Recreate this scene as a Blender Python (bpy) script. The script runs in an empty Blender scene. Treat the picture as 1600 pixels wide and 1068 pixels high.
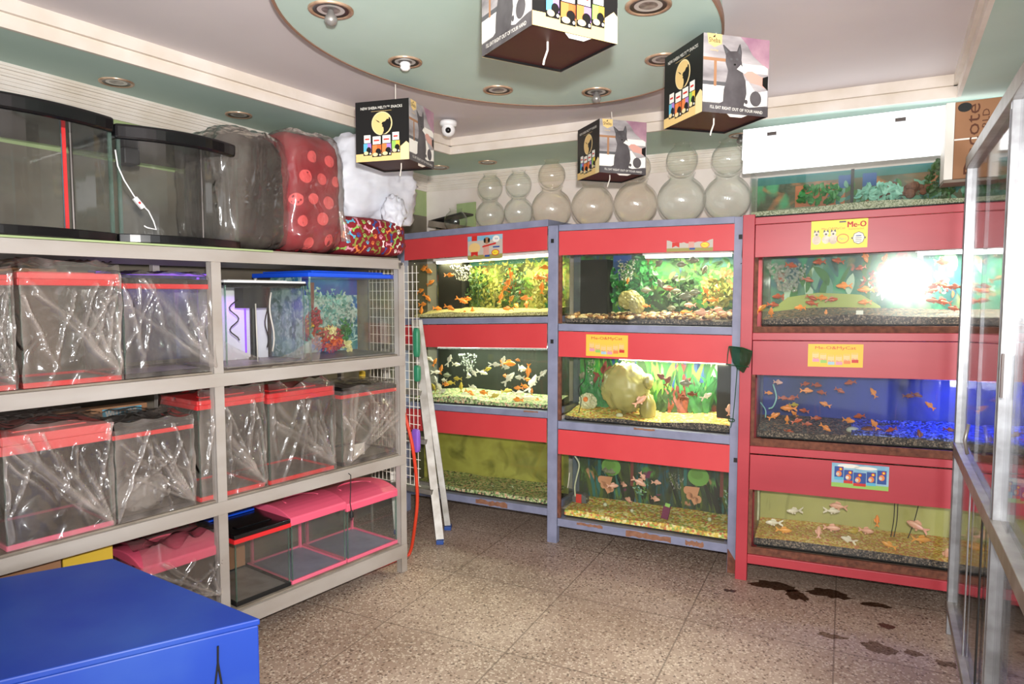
import bpy, bmesh, math, random
from mathutils import Vector, Matrix, noise
S = bpy.context.scene
COL = S.collection
PI = math.pi
# ------------------------------------------------------------------ camera
PITCH = math.atan(74/1067)
cd = bpy.data.cameras.new('camera'); cam = bpy.data.objects.new('camera', cd); COL.objects.link(cam)
cam.location = (0, 0, 1.5); cam.rotation_euler = (PI/2-PITCH, 0, 0)
cd.sensor_width = 36; cd.lens = 1067/1600*36; cd.clip_start = .02
S.camera = cam
# ------------------------------------------------------------------ world and lights
w = bpy.data.worlds.new('world'); S.world = w; w.use_nodes = True
w.node_tree.nodes['Background'].inputs[0].default_value = (.95, .97, 1.0, 1)
w.node_tree.nodes['Background'].inputs[1].default_value = .95
def lamp(name, kind, loc, energy, color=(1, 1, 1), size=.1, rot=None, parent=None, size_y=None, spread=None):
    l = bpy.data.lights.new(name, kind); l.energy = energy; l.color = color
    if kind == 'AREA':
        l.size = size
        if size_y: l.shape = 'RECTANGLE'; l.size_y = size_y
        if spread: l.spread = spread
    elif kind in ('POINT', 'SPOT'): l.shadow_soft_size = size
    o = bpy.data.objects.new(name, l); COL.objects.link(o); o.location = loc
    if rot: o.rotation_euler = rot
    if parent: o.parent = parent
    return o
fl_ = lamp('camera_flash', 'SPOT', (.03, -.02, 1.645), 235, (1, .965, .93), .03, (math.radians(91), 0, 0))
fl_.data.spot_size = math.radians(122); fl_.data.spot_blend = 1.0
# area lamp added behind the camera, placed for its glare on tank glass
lamp('added_rear_light', 'AREA', (.62, -1.65, .95), 34, (.96, .98, 1), .7, (math.radians(90), 0, 0), size_y=.9)
S.view_settings.view_transform = 'Standard'; S.view_settings.look = 'None'
S.view_settings.exposure = .86; S.view_settings.gamma = 1; S.view_settings.use_curve_mapping = False
S.cycles.transparent_max_bounces = 40; S.cycles.max_bounces = 8; S.cycles.sample_clamp_indirect = 4
S.cycles.caustics_reflective = False; S.cycles.caustics_refractive = False
# ------------------------------------------------------------------ materials
def sr(c):  # 0-255 srgb -> linear
    return tuple(((x/255)/12.92 if x/255 <= .04045 else ((x/255+.055)/1.055)**2.4) for x in c)+(1,)
class NT:
    def __init__(s, name):
        s.m = bpy.data.materials.new(name); s.m.use_nodes = True; s.t = s.m.node_tree; s.n = s.t.nodes; s.n.clear()
        s.out = s.n.new('ShaderNodeOutputMaterial')
    def add(s, typ, **kw):
        n = s.n.new('ShaderNode'+typ)
        for k, v in kw.items():
            if k.startswith('i_'):
                key = k[2:]; key = int(key) if key.isdigit() else key.replace('_', ' ')
                n.inputs[key].default_value = v
            else: setattr(n, k, v)
        return n
    def link(s, a, b): s.t.links.new(a, b)
    def coord(s, kind='Object', scale=(1, 1, 1)):
        c = s.add('TexCoord'); mp = s.add('Mapping'); mp.inputs['Scale'].default_value = scale
        s.link(c.outputs[kind], mp.inputs[0]); return mp.outputs[0]
    def ramp(s, fac, stops, interp='LINEAR'):
        r = s.add('ValToRGB'); r.color_ramp.interpolation = interp; e = r.color_ramp.elements
        while len(e) < len(stops): e.new(.5)
        for k, (p, c) in enumerate(stops): e[k].position = p; e[k].color = c
        s.link(fac, r.inputs[0]); return r.outputs[0]
    def bsdf(s, **kw):
        b = s.add('BsdfPrincipled', **kw); s.link(b.outputs[0], s.out.inputs[0]); return b
def mixc(nt, fac, a, b):
    m = nt.add('Mix', data_type='RGBA')
    for sock, v in ((m.inputs[0], fac), (m.inputs[6], a), (m.inputs[7], b)):
        if hasattr(v, 'links'): nt.link(v, sock)
        else: sock.default_value = v
    return m.outputs[2]
def flat(name, c, rough=.5, metal=0, c2=None, scale=6, bump=0, emit=0, detail=5, stretch=(1, 1, 1), lo=.35, hi=.7, coat=0):
    nt = NT(name); b = nt.bsdf(i_Roughness=rough, i_Metallic=metal)
    c = sr(c); b.inputs['Base Color'].default_value = c
    if coat: b.inputs['Coat Weight'].default_value = coat
    if c2 is not None or bump:
        v = nt.coord('Object', stretch); nz = nt.add('TexNoise', i_Scale=scale, i_Detail=detail); nt.link(v, nz.inputs[0])
        if c2 is not None:
            nt.link(nt.ramp(nz.outputs[0], [(lo, c), (hi, sr(c2))]), b.inputs['Base Color'])
        if bump:
            bp = nt.add('Bump', i_Strength=bump, i_Distance=.01); nt.link(nz.outputs[0], bp.inputs['Height']); nt.link(bp.outputs[0], b.inputs['Normal'])
    if emit: b.inputs['Emission Color'].default_value = c; b.inputs['Emission Strength'].default_value = emit
    return nt.m
def schlick(nt, normal=None):
    lw = nt.add('LayerWeight', i_Blend=.5)
    if normal: nt.link(normal, lw.inputs['Normal'])
    p = nt.add('Math', operation='POWER', i_1=4.5); nt.link(lw.outputs['Facing'], p.inputs[0])
    a = nt.add('Math', operation='MULTIPLY_ADD', i_1=.9, i_2=.042); nt.link(p.outputs[0], a.inputs[0]); return a
def clear(name, tint=(.93, .97, .95), refl=1.0, rough=.02, haze=0.0, hazec=(200, 200, 190), hscale=5, ior=1.45, edge=0.0, streak=(1, 1, 1), hlo=.4, hhi=.75):
    nt = NT(name)
    tr = nt.add('BsdfTransparent'); tr.inputs[0].default_value = (*tint, 1)
    gl = nt.add('BsdfGlossy', i_Roughness=rough); fr = schlick(nt)
    mx = nt.add('MixShader'); mu = nt.add('Math', operation='MULTIPLY', i_1=refl); nt.link(fr.outputs[0], mu.inputs[0])
    nt.link(mu.outputs[0], mx.inputs[0]); nt.link(gl.outputs[0], mx.inputs[2])
    base = tr.outputs[0]
    if haze or edge:
        df = nt.add('BsdfDiffuse'); df.inputs[0].default_value = sr(hazec); m2 = nt.add('MixShader')
        v = nt.coord('Object', streak); nz = nt.add('TexNoise', i_Scale=hscale, i_Detail=8); nt.link(v, nz.inputs[0])
        r = nt.ramp(nz.outputs[0], [(hlo, (haze*.35,)*3+(1,)), (hhi, (haze,)*3+(1,))])
        if edge:
            lw = nt.add('LayerWeight', i_Blend=.35); pw = nt.add('Math', operation='POWER', i_1=6.0); nt.link(lw.outputs['Facing'], pw.inputs[0])  # haze colour mixed in at grazing angles paints a bright rim on glass
            ma = nt.add('Math', operation='MULTIPLY_ADD', i_1=edge); nt.link(pw.outputs[0], ma.inputs[0]); nt.link(r, ma.inputs[2]); r = ma.outputs[0]
        nt.link(r, m2.inputs[0]); nt.link(tr.outputs[0], m2.inputs[1]); nt.link(df.outputs[0], m2.inputs[2]); base = m2.outputs[0]
    nt.link(base, mx.inputs[1]); nt.link(mx.outputs[0], nt.out.inputs[0])
    return nt.m
def wrapmat(name, milk=.22, col=(205, 192, 182), scale=9, tint=(.94, .925, .91), bump=1.0, stretch=(1, 1, 1)):
    """crumpled cellophane: clear, milky along its creases, with sharp glints"""
    nt = NT(name); v = nt.coord('Object', stretch)
    vo = nt.add('TexNoise', i_Scale=scale, i_Detail=7, i_Distortion=1.4, noise_type='RIDGED_MULTIFRACTAL')
    nt.link(v, vo.inputs[0])
    n2 = nt.add('TexNoise', i_Scale=3.5, i_Detail=3, i_Distortion=.8); nt.link(v, n2.inputs[0])
    cr = nt.ramp(vo.outputs[0], [(.35, (0, 0, 0, 1)), (.95, (1, 1, 1, 1))])
    f1 = nt.add('Math', operation='MULTIPLY_ADD', i_1=milk*1.1, i_2=milk*.28); nt.link(cr, f1.inputs[0])
    at = nt.add('Attribute'); at.attribute_name = 'crease'; f0 = nt.add('Math', operation='MULTIPLY_ADD', i_1=.36); nt.link(at.outputs['Fac'], f0.inputs[0]); nt.link(f1.outputs[0], f0.inputs[2]); f1 = f0
    f2 = nt.add('Math', operation='MULTIPLY'); r2 = nt.ramp(n2.outputs[0], [(.35, (.35,)*3+(1,)), (.65, (1.5,)*3+(1,))]); nt.link(f1.outputs[0], f2.inputs[0]); nt.link(r2, f2.inputs[1])
    tr = nt.add('BsdfTransparent'); tr.inputs[0].default_value = (*tint, 1)
    df = nt.add('BsdfDiffuse'); df.inputs[0].default_value = sr(col)
    m1 = nt.add('MixShader'); nt.link(f2.outputs[0], m1.inputs[0]); nt.link(tr.outputs[0], m1.inputs[1]); nt.link(df.outputs[0], m1.inputs[2])
    bp = nt.add('Bump', i_Strength=bump, i_Distance=.03); nt.link(vo.outputs[0], bp.inputs['Height'])
    gl = nt.add('BsdfGlossy', i_Roughness=.12); nt.link(bp.outputs[0], gl.inputs['Normal'])
    fr = schlick(nt, bp.outputs[0])
    f3 = nt.add('Math', operation='MULTIPLY', i_1=1.7); nt.link(fr.outputs[0], f3.inputs[0])
    m2 = nt.add('MixShader'); nt.link(f3.outputs[0], m2.inputs[0]); nt.link(m1.outputs[0], m2.inputs[1]); nt.link(gl.outputs[0], m2.inputs[2])
    nt.link(m2.outputs[0], nt.out.inputs[0]); return nt.m
def blotch(name, layers, base, rough=.6, kind='Object', leaf=0, bump=0):
    """base colour ramp over noise, then blotch layers (colour, scale, threshold, softness, stretch, offset)"""
    nt = NT(name); b = nt.bsdf(i_Roughness=rough)
    v = nt.coord(kind); nz = nt.add('TexNoise', i_Scale=base[1], i_Detail=6, i_Distortion=.6); nt.link(v, nz.inputs[0])
    n = len(base[0]); col = nt.ramp(nz.outputs[0], [(.3+.4*k/(n-1), sr(c)) for k, c in enumerate(base[0])])
    for (c, sc, th, soft, st, off, vor) in layers:
        mp = nt.add('Mapping'); mp.inputs['Scale'].default_value = st; mp.inputs['Location'].default_value = (off, off*1.3, off*.7); nt.link(v, mp.inputs[0])
        if vor:
            t = nt.add('TexVoronoi', i_Scale=sc, feature='F1'); o = t.outputs['Distance']
            dn = nt.add('TexNoise', i_Scale=sc*1.5, i_Detail=3); nt.link(mp.outputs[0], dn.inputs[0])
            ad = nt.add('Mix', data_type='VECTOR'); ad.inputs[0].default_value = .12; nt.link(mp.outputs[0], ad.inputs[4]); nt.link(dn.outputs[1], ad.inputs[5]); nt.link(ad.outputs[1], t.inputs[0])
            f = nt.ramp(o, [(max(0, th-soft), (1, 1, 1, 1)), (th+soft, (0, 0, 0, 1))])
        else:
            t = nt.add('TexNoise', i_Scale=sc, i_Detail=5, i_Distortion=1.2); nt.link(mp.outputs[0], t.inputs[0])
            f = nt.ramp(t.outputs[0], [(th-soft, (0, 0, 0, 1)), (th+soft, (1, 1, 1, 1))])
        c2 = mixc(nt, f, col, sr(c)); col = c2
    nt.link(col, b.inputs['Base Color'])
    return nt.m
def gravelmat(name, cols, scale=130, rough=.6, bump=.6):
    nt = NT(name); b = nt.bsdf(i_Roughness=rough); v = nt.coord()
    vo = nt.add('TexVoronoi', i_Scale=scale, i_Randomness=1.0); nt.link(v, vo.inputs[0])
    wn = nt.add('TexWhiteNoise', noise_dimensions='3D'); nt.link(vo.outputs['Position'], wn.inputs[0])
    n = len(cols); nt.link(nt.ramp(wn.outputs[0], [(k/n, sr(c)) for k, c in enumerate(cols)], 'CONSTANT'), b.inputs['Base Color'])
    bp = nt.add('Bump', i_Strength=bump, i_Distance=.006, invert=True); nt.link(vo.outputs['Distance'], bp.inputs['Height']); nt.link(bp.outputs[0], b.inputs['Normal'])
    return nt.m
def islandmat(name, cols, rough=.5):
    nt = NT(name); b = nt.bsdf(i_Roughness=rough); g = nt.add('NewGeometry'); n = len(cols)
    nt.link(nt.ramp(g.outputs['Random Per Island'], [(k/n, sr(c)) for k, c in enumerate(cols)], 'CONSTANT'), b.inputs['Base Color']); return nt.m

M = {}
M['ceil'] = flat('ceiling_paint', (218, 210, 210), .7, c2=(206, 198, 200), scale=1.2)
M['green'] = flat('pale_green_paint', (192, 214, 204), .6, c2=(178, 202, 190), scale=1.5)
M['cream'] = flat('cream_trim_paint', (236, 228, 220), .55, c2=(214, 202, 186), scale=4)
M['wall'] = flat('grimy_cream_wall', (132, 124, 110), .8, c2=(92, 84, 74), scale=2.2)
M['wallb'] = flat('pinkish_cream_wall', (242, 232, 226), .8, c2=(222, 208, 198), scale=2.5)
M['wallband'] = flat('lime_green_wall_band', (172, 188, 136), .7, c2=(144, 164, 112), scale=4)
M['slate'] = flat('slate_blue_enamel', (142, 146, 172), .45, c2=(122, 126, 150), scale=9, bump=.1)
M['rust'] = flat('rusty_bare_metal', (128, 78, 58), .8, c2=(88, 50, 38), scale=40, bump=.5)
M['chip'] = flat('chipped_primer', (158, 112, 88), .8, c2=(130, 88, 66), scale=30)
M['red'] = flat('coral_red_panel', (218, 74, 78), .36, c2=(210, 64, 70), scale=3)
M['red2'] = flat('crimson_painted_wood', (188, 62, 72), .40, c2=(170, 50, 62), scale=4, stretch=(.25, 1, 1), bump=.05)
M['white'] = flat('white_plastic', (235, 235, 235), .4)
M['black'] = flat('black_gloss_plastic', (16, 16, 18), .18)
M['blackm'] = flat('matt_black', (18, 18, 18), .6)
M['dark'] = flat('dark_backing', (14, 16, 14), .7)
M['rackpaint'] = flat('dusty_grey_rack_paint', (176, 170, 164), .5, c2=(156, 146, 136), scale=6, stretch=(.3, 1, 1), bump=.08)
M['board'] = flat('dirty_shelf_board', (150, 140, 126), .8, c2=(110, 98, 86), scale=8)
M['bolt'] = flat('dark_bolt_steel', (84, 78, 76), .4, .8)
M['alu'] = flat('aluminium', (168, 170, 174), .32, .75, c2=(140, 140, 142), scale=20)
M['alud'] = flat('worn_aluminium', (160, 156, 150), .42, .35, c2=(128, 122, 114), scale=12)
M['chrome'] = flat('downlight_reflector', (150, 146, 142), .3, .5)
M['lamped'] = flat('silver_lamp_cone', (176, 172, 168), .3, .5, c2=(90, 86, 84), scale=30)
M['copper'] = flat('copper_bezel', (206, 176, 150), .3, .4, c2=(150, 116, 92), scale=20)
M['brass'] = flat('brown_rim', (146, 112, 92), .5)
M['blue'] = flat('blue_painted_wood', (18, 60, 158), .5, c2=(48, 86, 166), scale=2.6, lo=.42, hi=.78, bump=.05)
M['card'] = flat('brown_cardboard', (166, 122, 88), .8, c2=(150, 106, 74), scale=4)
M['cardp'] = flat('cardboard_ink', (92, 52, 34), .8)
M['rope'] = flat('white_string', (226, 218, 206), .8)
M['glass'] = clear('aquarium_glass', (.985, .992, .988), .6, .04, haze=.012)
M['hazyglass'] = clear('hazy_front_glass', (.985, .99, .988), .3, .14, haze=.03)
M['dglass'] = clear('dusty_glass', (.95, .955, .95), 1.0, .06, haze=.07, hazec=(190, 184, 176), hscale=4)
M['dglass2'] = clear('clear_tank_glass', (.97, .98, .975), 1.0, .04, haze=.04, hazec=(180, 180, 176), hscale=4)
M['cabglass'] = clear('cabinet_glass', (.90, .90, .90), .8, .05, haze=.06, hazec=(110, 106, 104), hscale=3, streak=(6, 6, .25))
M['milk'] = clear('filmed_brightened_pane', (.9, .9, .88), .8, .1, haze=.32, hazec=(134, 130, 120), hscale=4)  # grey haze stands in for light inside the tanks, besides dusty film
M['edge'] = clear('green_glass_edge', (.66, .80, .74), .9, .1, haze=.30, hazec=(150, 176, 166))
M['bowl'] = clear('fish_bowl_glass', (.975, .96, .925), 1.5, .05, haze=.03, hazec=(250, 236, 216), hscale=5, edge=.45, streak=(1, 1, 4))
M['bowlg'] = clear('greenish_bowl_glass', (.965, .98, .96), 1.5, .05, haze=.02, hazec=(236, 242, 230), hscale=5, edge=.40, streak=(1, 1, 4))
M['wrap'] = wrapmat('cellophane_wrap', .40)
M['wrap2'] = wrapmat('dusty_cellophane', .52, scale=7)
M['wrap3'] = wrapmat('clear_carrier_plastic', .34, (190, 180, 172), 5, (.92, .90, .89), .9)
M['smoke'] = clear('smoked_tank_glass', (.80, .80, .80), 1.2, .05, haze=.14, hazec=(120, 112, 104), hscale=3)
M['pink'] = flat('pink_lid_plastic', (236, 96, 126), .35)
M['pinkb'] = flat('pink_base_plastic', (236, 110, 138), .35)
M['redp'] = flat('red_trim_plastic', (222, 44, 48), .35)
M['salmon'] = flat('salmon_lid_plastic', (232, 92, 92), .4)
M['bluep'] = flat('royal_blue_lid_plastic', (24, 84, 224), .35)
M['sand'] = gravelmat('pale_sand', [(206, 196, 130), (180, 170, 104), (150, 140, 84), (222, 214, 160)], 170)
M['sandg'] = gravelmat('green_grey_sand', [(176, 184, 150), (150, 160, 128), (196, 200, 172), (120, 130, 100)], 220)
M['grit'] = gravelmat('dark_grit', [(70, 62, 54), (50, 46, 42), (100, 88, 74), (140, 124, 104), (40, 34, 32)], 150)
M['yellowg'] = gravelmat('yellow_gravel', [(244, 214, 100), (226, 190, 76), (250, 228, 140), (200, 150, 70), (226, 130, 84), (250, 238, 170), (170, 190, 90)], 75)
M['yellowl'] = gravelmat('gold_gravel', [(248, 214, 116), (232, 192, 90), (252, 228, 150), (220, 172, 80), (236, 150, 104)], 100)
M['pebg'] = gravelmat('cream_green_gravel', [(226, 226, 180), (180, 196, 130), (206, 200, 150), (120, 150, 90), (90, 80, 60), (236, 190, 150), (150, 176, 110)], 90)
M['blueg'] = gravelmat('blue_light_painted_gravel', [(90, 110, 190), (60, 80, 160), (130, 150, 220), (60, 60, 90), (40, 40, 60)], 110)  # blue of the tank lamp put into the gravel colours
M['mixg'] = gravelmat('dim_mixed_gravel', [(96, 80, 72), (70, 58, 54), (120, 102, 90), (50, 44, 48), (160, 120, 90), (90, 100, 90)], 110)
M['riverg'] = islandmat('river_pebbles', [(206, 176, 120), (150, 104, 60), (236, 214, 170), (110, 70, 40), (190, 140, 90), (222, 200, 150), (84, 56, 36)])
M['algae'] = blotch('algae_coated_back', [((120, 118, 50), 5, .62, .1, (1, 1, 1), 3, 0), ((168, 160, 84), 3, .58, .12, (1, 1, 1.5), 7, 0)], ([(196, 188, 108), (214, 206, 120), (184, 178, 98)], 4))
M['algae2'] = blotch('pale_green_back', [((136, 140, 88), 7, .68, .06, (3, 1, .4), 3, 0), ((182, 182, 120), 3, .58, .15, (1, 1, .5), 7, 0)], ([(182, 182, 124), (194, 194, 132), (174, 174, 116)], 3))
M['reef'] = blotch('printed_reef_backdrop', [((26, 74, 92), 3, .62, .05, (1, 1, 1), 9, 0), ((150, 150, 82), 9, .42, .08, (1, 1, 1), 1, 1), ((104, 128, 50), 13, .38, .08, (1, 1, 1), 4, 1), ((170, 174, 96), 30, .62, .05, (1, 1, 1), 2, 0), ((170, 70, 30), 7, .2, .04, (1, 1, 1), 5, 1), ((30, 110, 70), 6, .16, .03, (1, 1, 1), 8, 1)], ([(20, 26, 12), (50, 60, 22), (84, 88, 38), (34, 42, 16)], 7))
M['jungle'] = blotch('printed_jungle_backdrop', [((24, 58, 140), 3, .64, .05, (1.6, 1, .6), 9, 0), ((50, 120, 52), 8, .40, .1, (1, 1, 1), 1, 1), ((84, 150, 70), 17, .3, .1, (1, 1, .6), 4, 1), ((150, 92, 50), 8, .2, .06, (1, 1, 1), 5, 1), ((26, 36, 18), 10, .58, .05, (1, 1, 1), 2, 0)], ([(18, 32, 16), (40, 74, 30), (74, 96, 44), (26, 44, 22)], 6))
M['kelp'] = blotch('printed_kelp_backdrop', [((30, 60, 150), 5, .64, .03, (2, 1, .3), 9, 0), ((190, 196, 160), 5, .66, .03, (1.4, 1, .6), 14, 0), ((60, 150, 60), 9, .36, .08, (1.8, 1, .35), 1, 1), ((120, 176, 70), 16, .3, .06, (1.8, 1, .3), 4, 1), ((130, 50, 50), 8, .2, .06, (1, 1, .8), 5, 1)], ([(16, 70, 40), (30, 104, 52), (60, 130, 60), (18, 54, 36)], 5))
M['lily'] = blotch('printed_lily_backdrop', [((36, 96, 120), 5, .6, .04, (3, 1, .3), 9, 0), ((90, 140, 70), 7, .3, .08, (1, 1, 1.2), 1, 1), ((58, 70, 40), 30, .5, .1, (1, 1, .4), 4, 0), ((216, 140, 110), 6, .17, .04, (1, 1, 1), 5, 1), ((120, 40, 90), 9, .14, .04, (1, 1, 1), 8, 1)], ([(24, 26, 24), (52, 56, 44), (30, 52, 50), (18, 22, 22)], 7))
M['teal'] = blotch('printed_teal_backdrop', [((24, 74, 110), 3, .6, .06, (1, 1, 1), 9, 0), ((60, 150, 110), 9, .36, .08, (1, 1, .6), 1, 1), ((130, 150, 130), 6, .62, .08, (1, 1, .5), 4, 0), ((190, 90, 80), 9, .2, .05, (1, 1, 1), 5, 1), ((150, 144, 90), 5, .64, .05, (1, 1, .6), 24, 0)], ([(20, 84, 76), (50, 120, 100), (90, 136, 110), (28, 70, 66)], 5))
M['bluedeep'] = blotch('deep_blue_backdrop', [((36, 60, 150), 2.5, .58, .12, (1, 1, .6), 9, 0), ((90, 60, 110), 6, .7, .04, (2.5, 1, .3), 4, 0)], ([(18, 32, 80), (26, 44, 108), (14, 26, 62)], 2.5))
M['topback'] = blotch('brown_and_green_backdrop', [((166, 100, 66), 3.5, .55, .06, (1, 1, 2), 9, 0), ((70, 140, 100), 8, .34, .1, (1, 1, .7), 1, 1), ((40, 110, 210), 4, .15, .02, (1.6, 1, 1), 5, 1)], ([(60, 56, 44), (90, 82, 62), (44, 56, 44)], 4))
M['coralback'] = blotch('printed_coral_backdrop', [((26, 100, 170), 3.5, .56, .07, (1, 1, .8), 9, 0), ((30, 110, 80), 7, .34, .08, (1, 1, 1), 1, 1), ((158, 196, 186), 15, .55, .06, (1, 1, 1), 14, 0), ((190, 216, 206), 34, .58, .05, (1, 1, 1), 2, 0)], ([(28, 90, 110), (70, 140, 130), (120, 160, 150)], 5))
M['stone'] = flat('pale_stone', (206, 206, 176), .6, c2=(170, 172, 140), scale=20)
M['orange'] = flat('goldfish_orange', (238, 128, 40), .35, c2=(248, 166, 76), scale=60)
M['gold'] = flat('pale_gold_scales', (240, 176, 90), .35, c2=(226, 150, 60), scale=60)
M['fwhite'] = flat('pearl_white_scales', (238, 232, 214), .3, c2=(222, 210, 190), scale=60)
M['silver'] = flat('silver_scales', (140, 142, 116), .3, c2=(104, 106, 84), scale=50)
M['fpink'] = flat('pale_pink_scales', (240, 186, 164), .35, c2=(226, 160, 136), scale=40)
M['fdark'] = flat('dull_orange_scales', (204, 88, 36), .35, c2=(150, 66, 34), scale=50)
M['fyellow'] = flat('yellow_scales', (206, 176, 60), .35, c2=(160, 140, 50), scale=60)
M['fbrown'] = flat('red_brown_scales', (150, 74, 44), .35, c2=(110, 56, 34), scale=60)
M['leaf'] = flat('green_plastic_leaf', (52, 130, 60), .45, c2=(30, 90, 44), scale=30)
M['leafd'] = flat('dark_green_leaf', (60, 92, 40), .5, c2=(36, 58, 26), scale=30)
M['leafo'] = flat('olive_leaf', (150, 150, 70), .5, c2=(110, 116, 50), scale=30)
M['teall'] = flat('pale_teal_leaf', (150, 196, 180), .5, c2=(104, 166, 148), scale=30)
M['coral'] = flat('dusky_pink_coral', (176, 74, 74), .6, c2=(140, 60, 66), scale=60)
M['coralo'] = flat('orange_coral', (222, 110, 50), .6, c2=(190, 80, 40), scale=60)
M['cream2'] = flat('cream_anemone', (224, 218, 150), .6)
M['purple'] = flat('purple_basket', (134, 90, 196), .5)
M['hose'] = flat('orange_red_hose', (214, 66, 40), .4)
M['greenb'] = flat('translucent_green_plastic', (50, 130, 96), .35)
M['net'] = clear('dark_green_netting', (.55, .68, .60), .2, .4, haze=.34, hazec=(30, 92, 60), hscale=14, hlo=.3, hhi=.7)
M['netframe'] = flat('green_wire', (20, 70, 44), .4)
M['yellow'] = flat('yellow_board', (226, 190, 60), .6)
M['posty'] = flat('yellow_poster_paper', (238, 196, 70), .55)
M['posty2'] = flat('lemon_poster_paper', (244, 222, 62), .45)
M['postg'] = flat('grey_poster_paper', (196, 188, 176), .55)
M['posto'] = flat('olive_poster_paper', (160, 152, 84), .55)
M['postb'] = flat('sky_poster_paper', (120, 176, 204), .5, c2=(176, 204, 214), scale=12)
M['pnavy'] = flat('navy_packet_print', (44, 78, 150), .5)
M['pred'] = flat('red_print', (204, 48, 40), .5)
M['porange'] = flat('orange_print', (230, 130, 70), .5)
M['pwhite'] = flat('white_print', (240, 236, 226), .5)
M['cushgrey'] = flat('dark_grey_fabric', (62, 54, 50), .8, c2=(44, 40, 38), scale=6)
M['pgrey'] = flat('grey_print', (90, 90, 92), .5)
M['ppink'] = flat('pink_print', (222, 150, 170), .5)
M['ppurple'] = flat('mauve_print', (170, 130, 200), .5)
M['pcyan'] = flat('cyan_print', (96, 180, 210), .5)
M['plime'] = flat('lime_print', (150, 196, 96), .5)
M['pgold'] = flat('gold_print', (230, 196, 130), .45)
M['pgold2'] = flat('pale_gold_print', (236, 214, 160), .45)
M['pblack'] = flat('black_print', (20, 20, 20), .3)
M['pcat'] = flat('grey_cat_print', (92, 88, 90), .4, c2=(70, 66, 68), scale=20)
M['pskin'] = flat('skin_print', (214, 160, 146), .4)
M['pmauve'] = flat('mauve_scene_print', (150, 110, 130), .4, c2=(186, 150, 160), scale=14)
M['pscene'] = flat('blurred_room_print', (196, 190, 190), .4, c2=(110, 104, 106), scale=8, stretch=(.5, 1, 2))
M['pcream'] = flat('cream_cat_print', (236, 226, 206), .5, c2=(190, 170, 150), scale=20)
M['canshade'] = flat('lamp_cone_painted_shade', (70, 66, 62), .3, .6)
M['cansilver'] = flat('silver_lamp_core', (206, 204, 200), .3, .3)
M['maroon'] = flat('maroon_box_base', (56, 20, 18), .5)
M['bagred'] = flat('crimson_fabric', (158, 24, 38), .8, c2=(136, 16, 30), scale=12)
M['dot'] = flat('coral_dot_print', (236, 92, 92), .7)
M['sack'] = flat('white_woven_plastic', (226, 230, 238), .5, c2=(206, 208, 216), scale=5, bump=.2)
M['mold'] = flat('maroon_gift', (110, 30, 70), .5)
M['grime'] = clear('wet_floor_stain', (.50, .42, .36), 1.2, .2, haze=.45, hazec=(84, 60, 46), hscale=14)
M['damp'] = clear('damp_floor_patch', (.72, .66, .60), .8, .3, haze=.25, hazec=(96, 74, 60), hscale=14)
nt = NT('violet_glow'); em = nt.add('Emission'); em.inputs[0].default_value = (.35, .1, 1, 1); em.inputs[1].default_value = .7; nt.link(em.outputs[0], nt.out.inputs[0]); M['violet'] = nt.m
# ------------------------------------------------------------------ helpers
CAM = Vector((0, 0, 1.5))
def ray(px, py):
    x = (px-800)/1067; y = -(py-534)/1067
    return Vector((x, math.cos(PITCH)+y*math.sin(PITCH), -math.sin(PITCH)+y*math.cos(PITCH)))
def onz(px, py, z):
    r = ray(px, py); return CAM+r*((z-1.5)/r.z)
def ony(px, py, dist):
    r = ray(px, py); return CAM+r*(dist/r.y)
class Frame:
    """a piece's own axes: x along its front, y away from the room, z up; a little out of level by tilt"""
    def __init__(s, o, deg=90, tilt=0):
        a = math.radians(deg); s.rot = math.atan2(math.cos(a), math.sin(a))
        s.k = tilt; s.M = Matrix.Translation((o[0], o[1], o[2] if len(o) > 2 else 0)) @ Matrix.Rotation(s.rot, 4, 'Z')
        s.I = s.M.inverted()
    def uv(s, px, py, d=0):
        o = s.I @ CAM; r = s.I.to_3x3() @ ray(px, py); p = o+r*((d-o.y)/r.y); return p.x, p.z-s.k*p.x
    def u(s, px, py, d=0): return s.uv(px, py, d)[0]
    def z(s, px, py, d=0): return s.uv(px, py, d)[1]
W = Frame((0, 0), 90)
AT = {}; KS = {}
def props(o, label=None, cat=None, group=None, kind=None):
    if label: o['label'] = label
    if cat: o['category'] = cat
    if group: o['group'] = group
    if kind: o['kind'] = kind
    return o
def thing(name, label, cat, F=W, at=(0, 0, 0), group=None):
    o = bpy.data.objects.new(name, None); COL.objects.link(o); o.empty_display_size = .05
    AT[o.name] = Vector(at); KS[o.name] = F.k; o.matrix_world = F.M @ Matrix.Translation((at[0], at[1], at[2]+F.k*at[0]))
    return props(o, label, cat, group)
TXT = {}
def text_geo(s):
    if s not in TXT:
        c = bpy.data.curves.new('t', 'FONT'); c.body = s; c.align_x = 'CENTER'; c.align_y = 'CENTER'; c.size = 1; c.resolution_u = 2
        o = bpy.data.objects.new('t', c); COL.objects.link(o)
        m = bpy.data.meshes.new_from_object(o.evaluated_get(bpy.context.evaluated_depsgraph_get()))
        vs = [v.co.copy() for v in m.vertices]; xs = [v.x for v in vs]; ys = [v.y for v in vs]
        TXT[s] = (vs, [list(p.vertices) for p in m.polygons], min(xs), max(xs), min(ys), max(ys))
        bpy.data.objects.remove(o); bpy.data.curves.remove(c); bpy.data.meshes.remove(m)
    return TXT[s]
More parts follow.
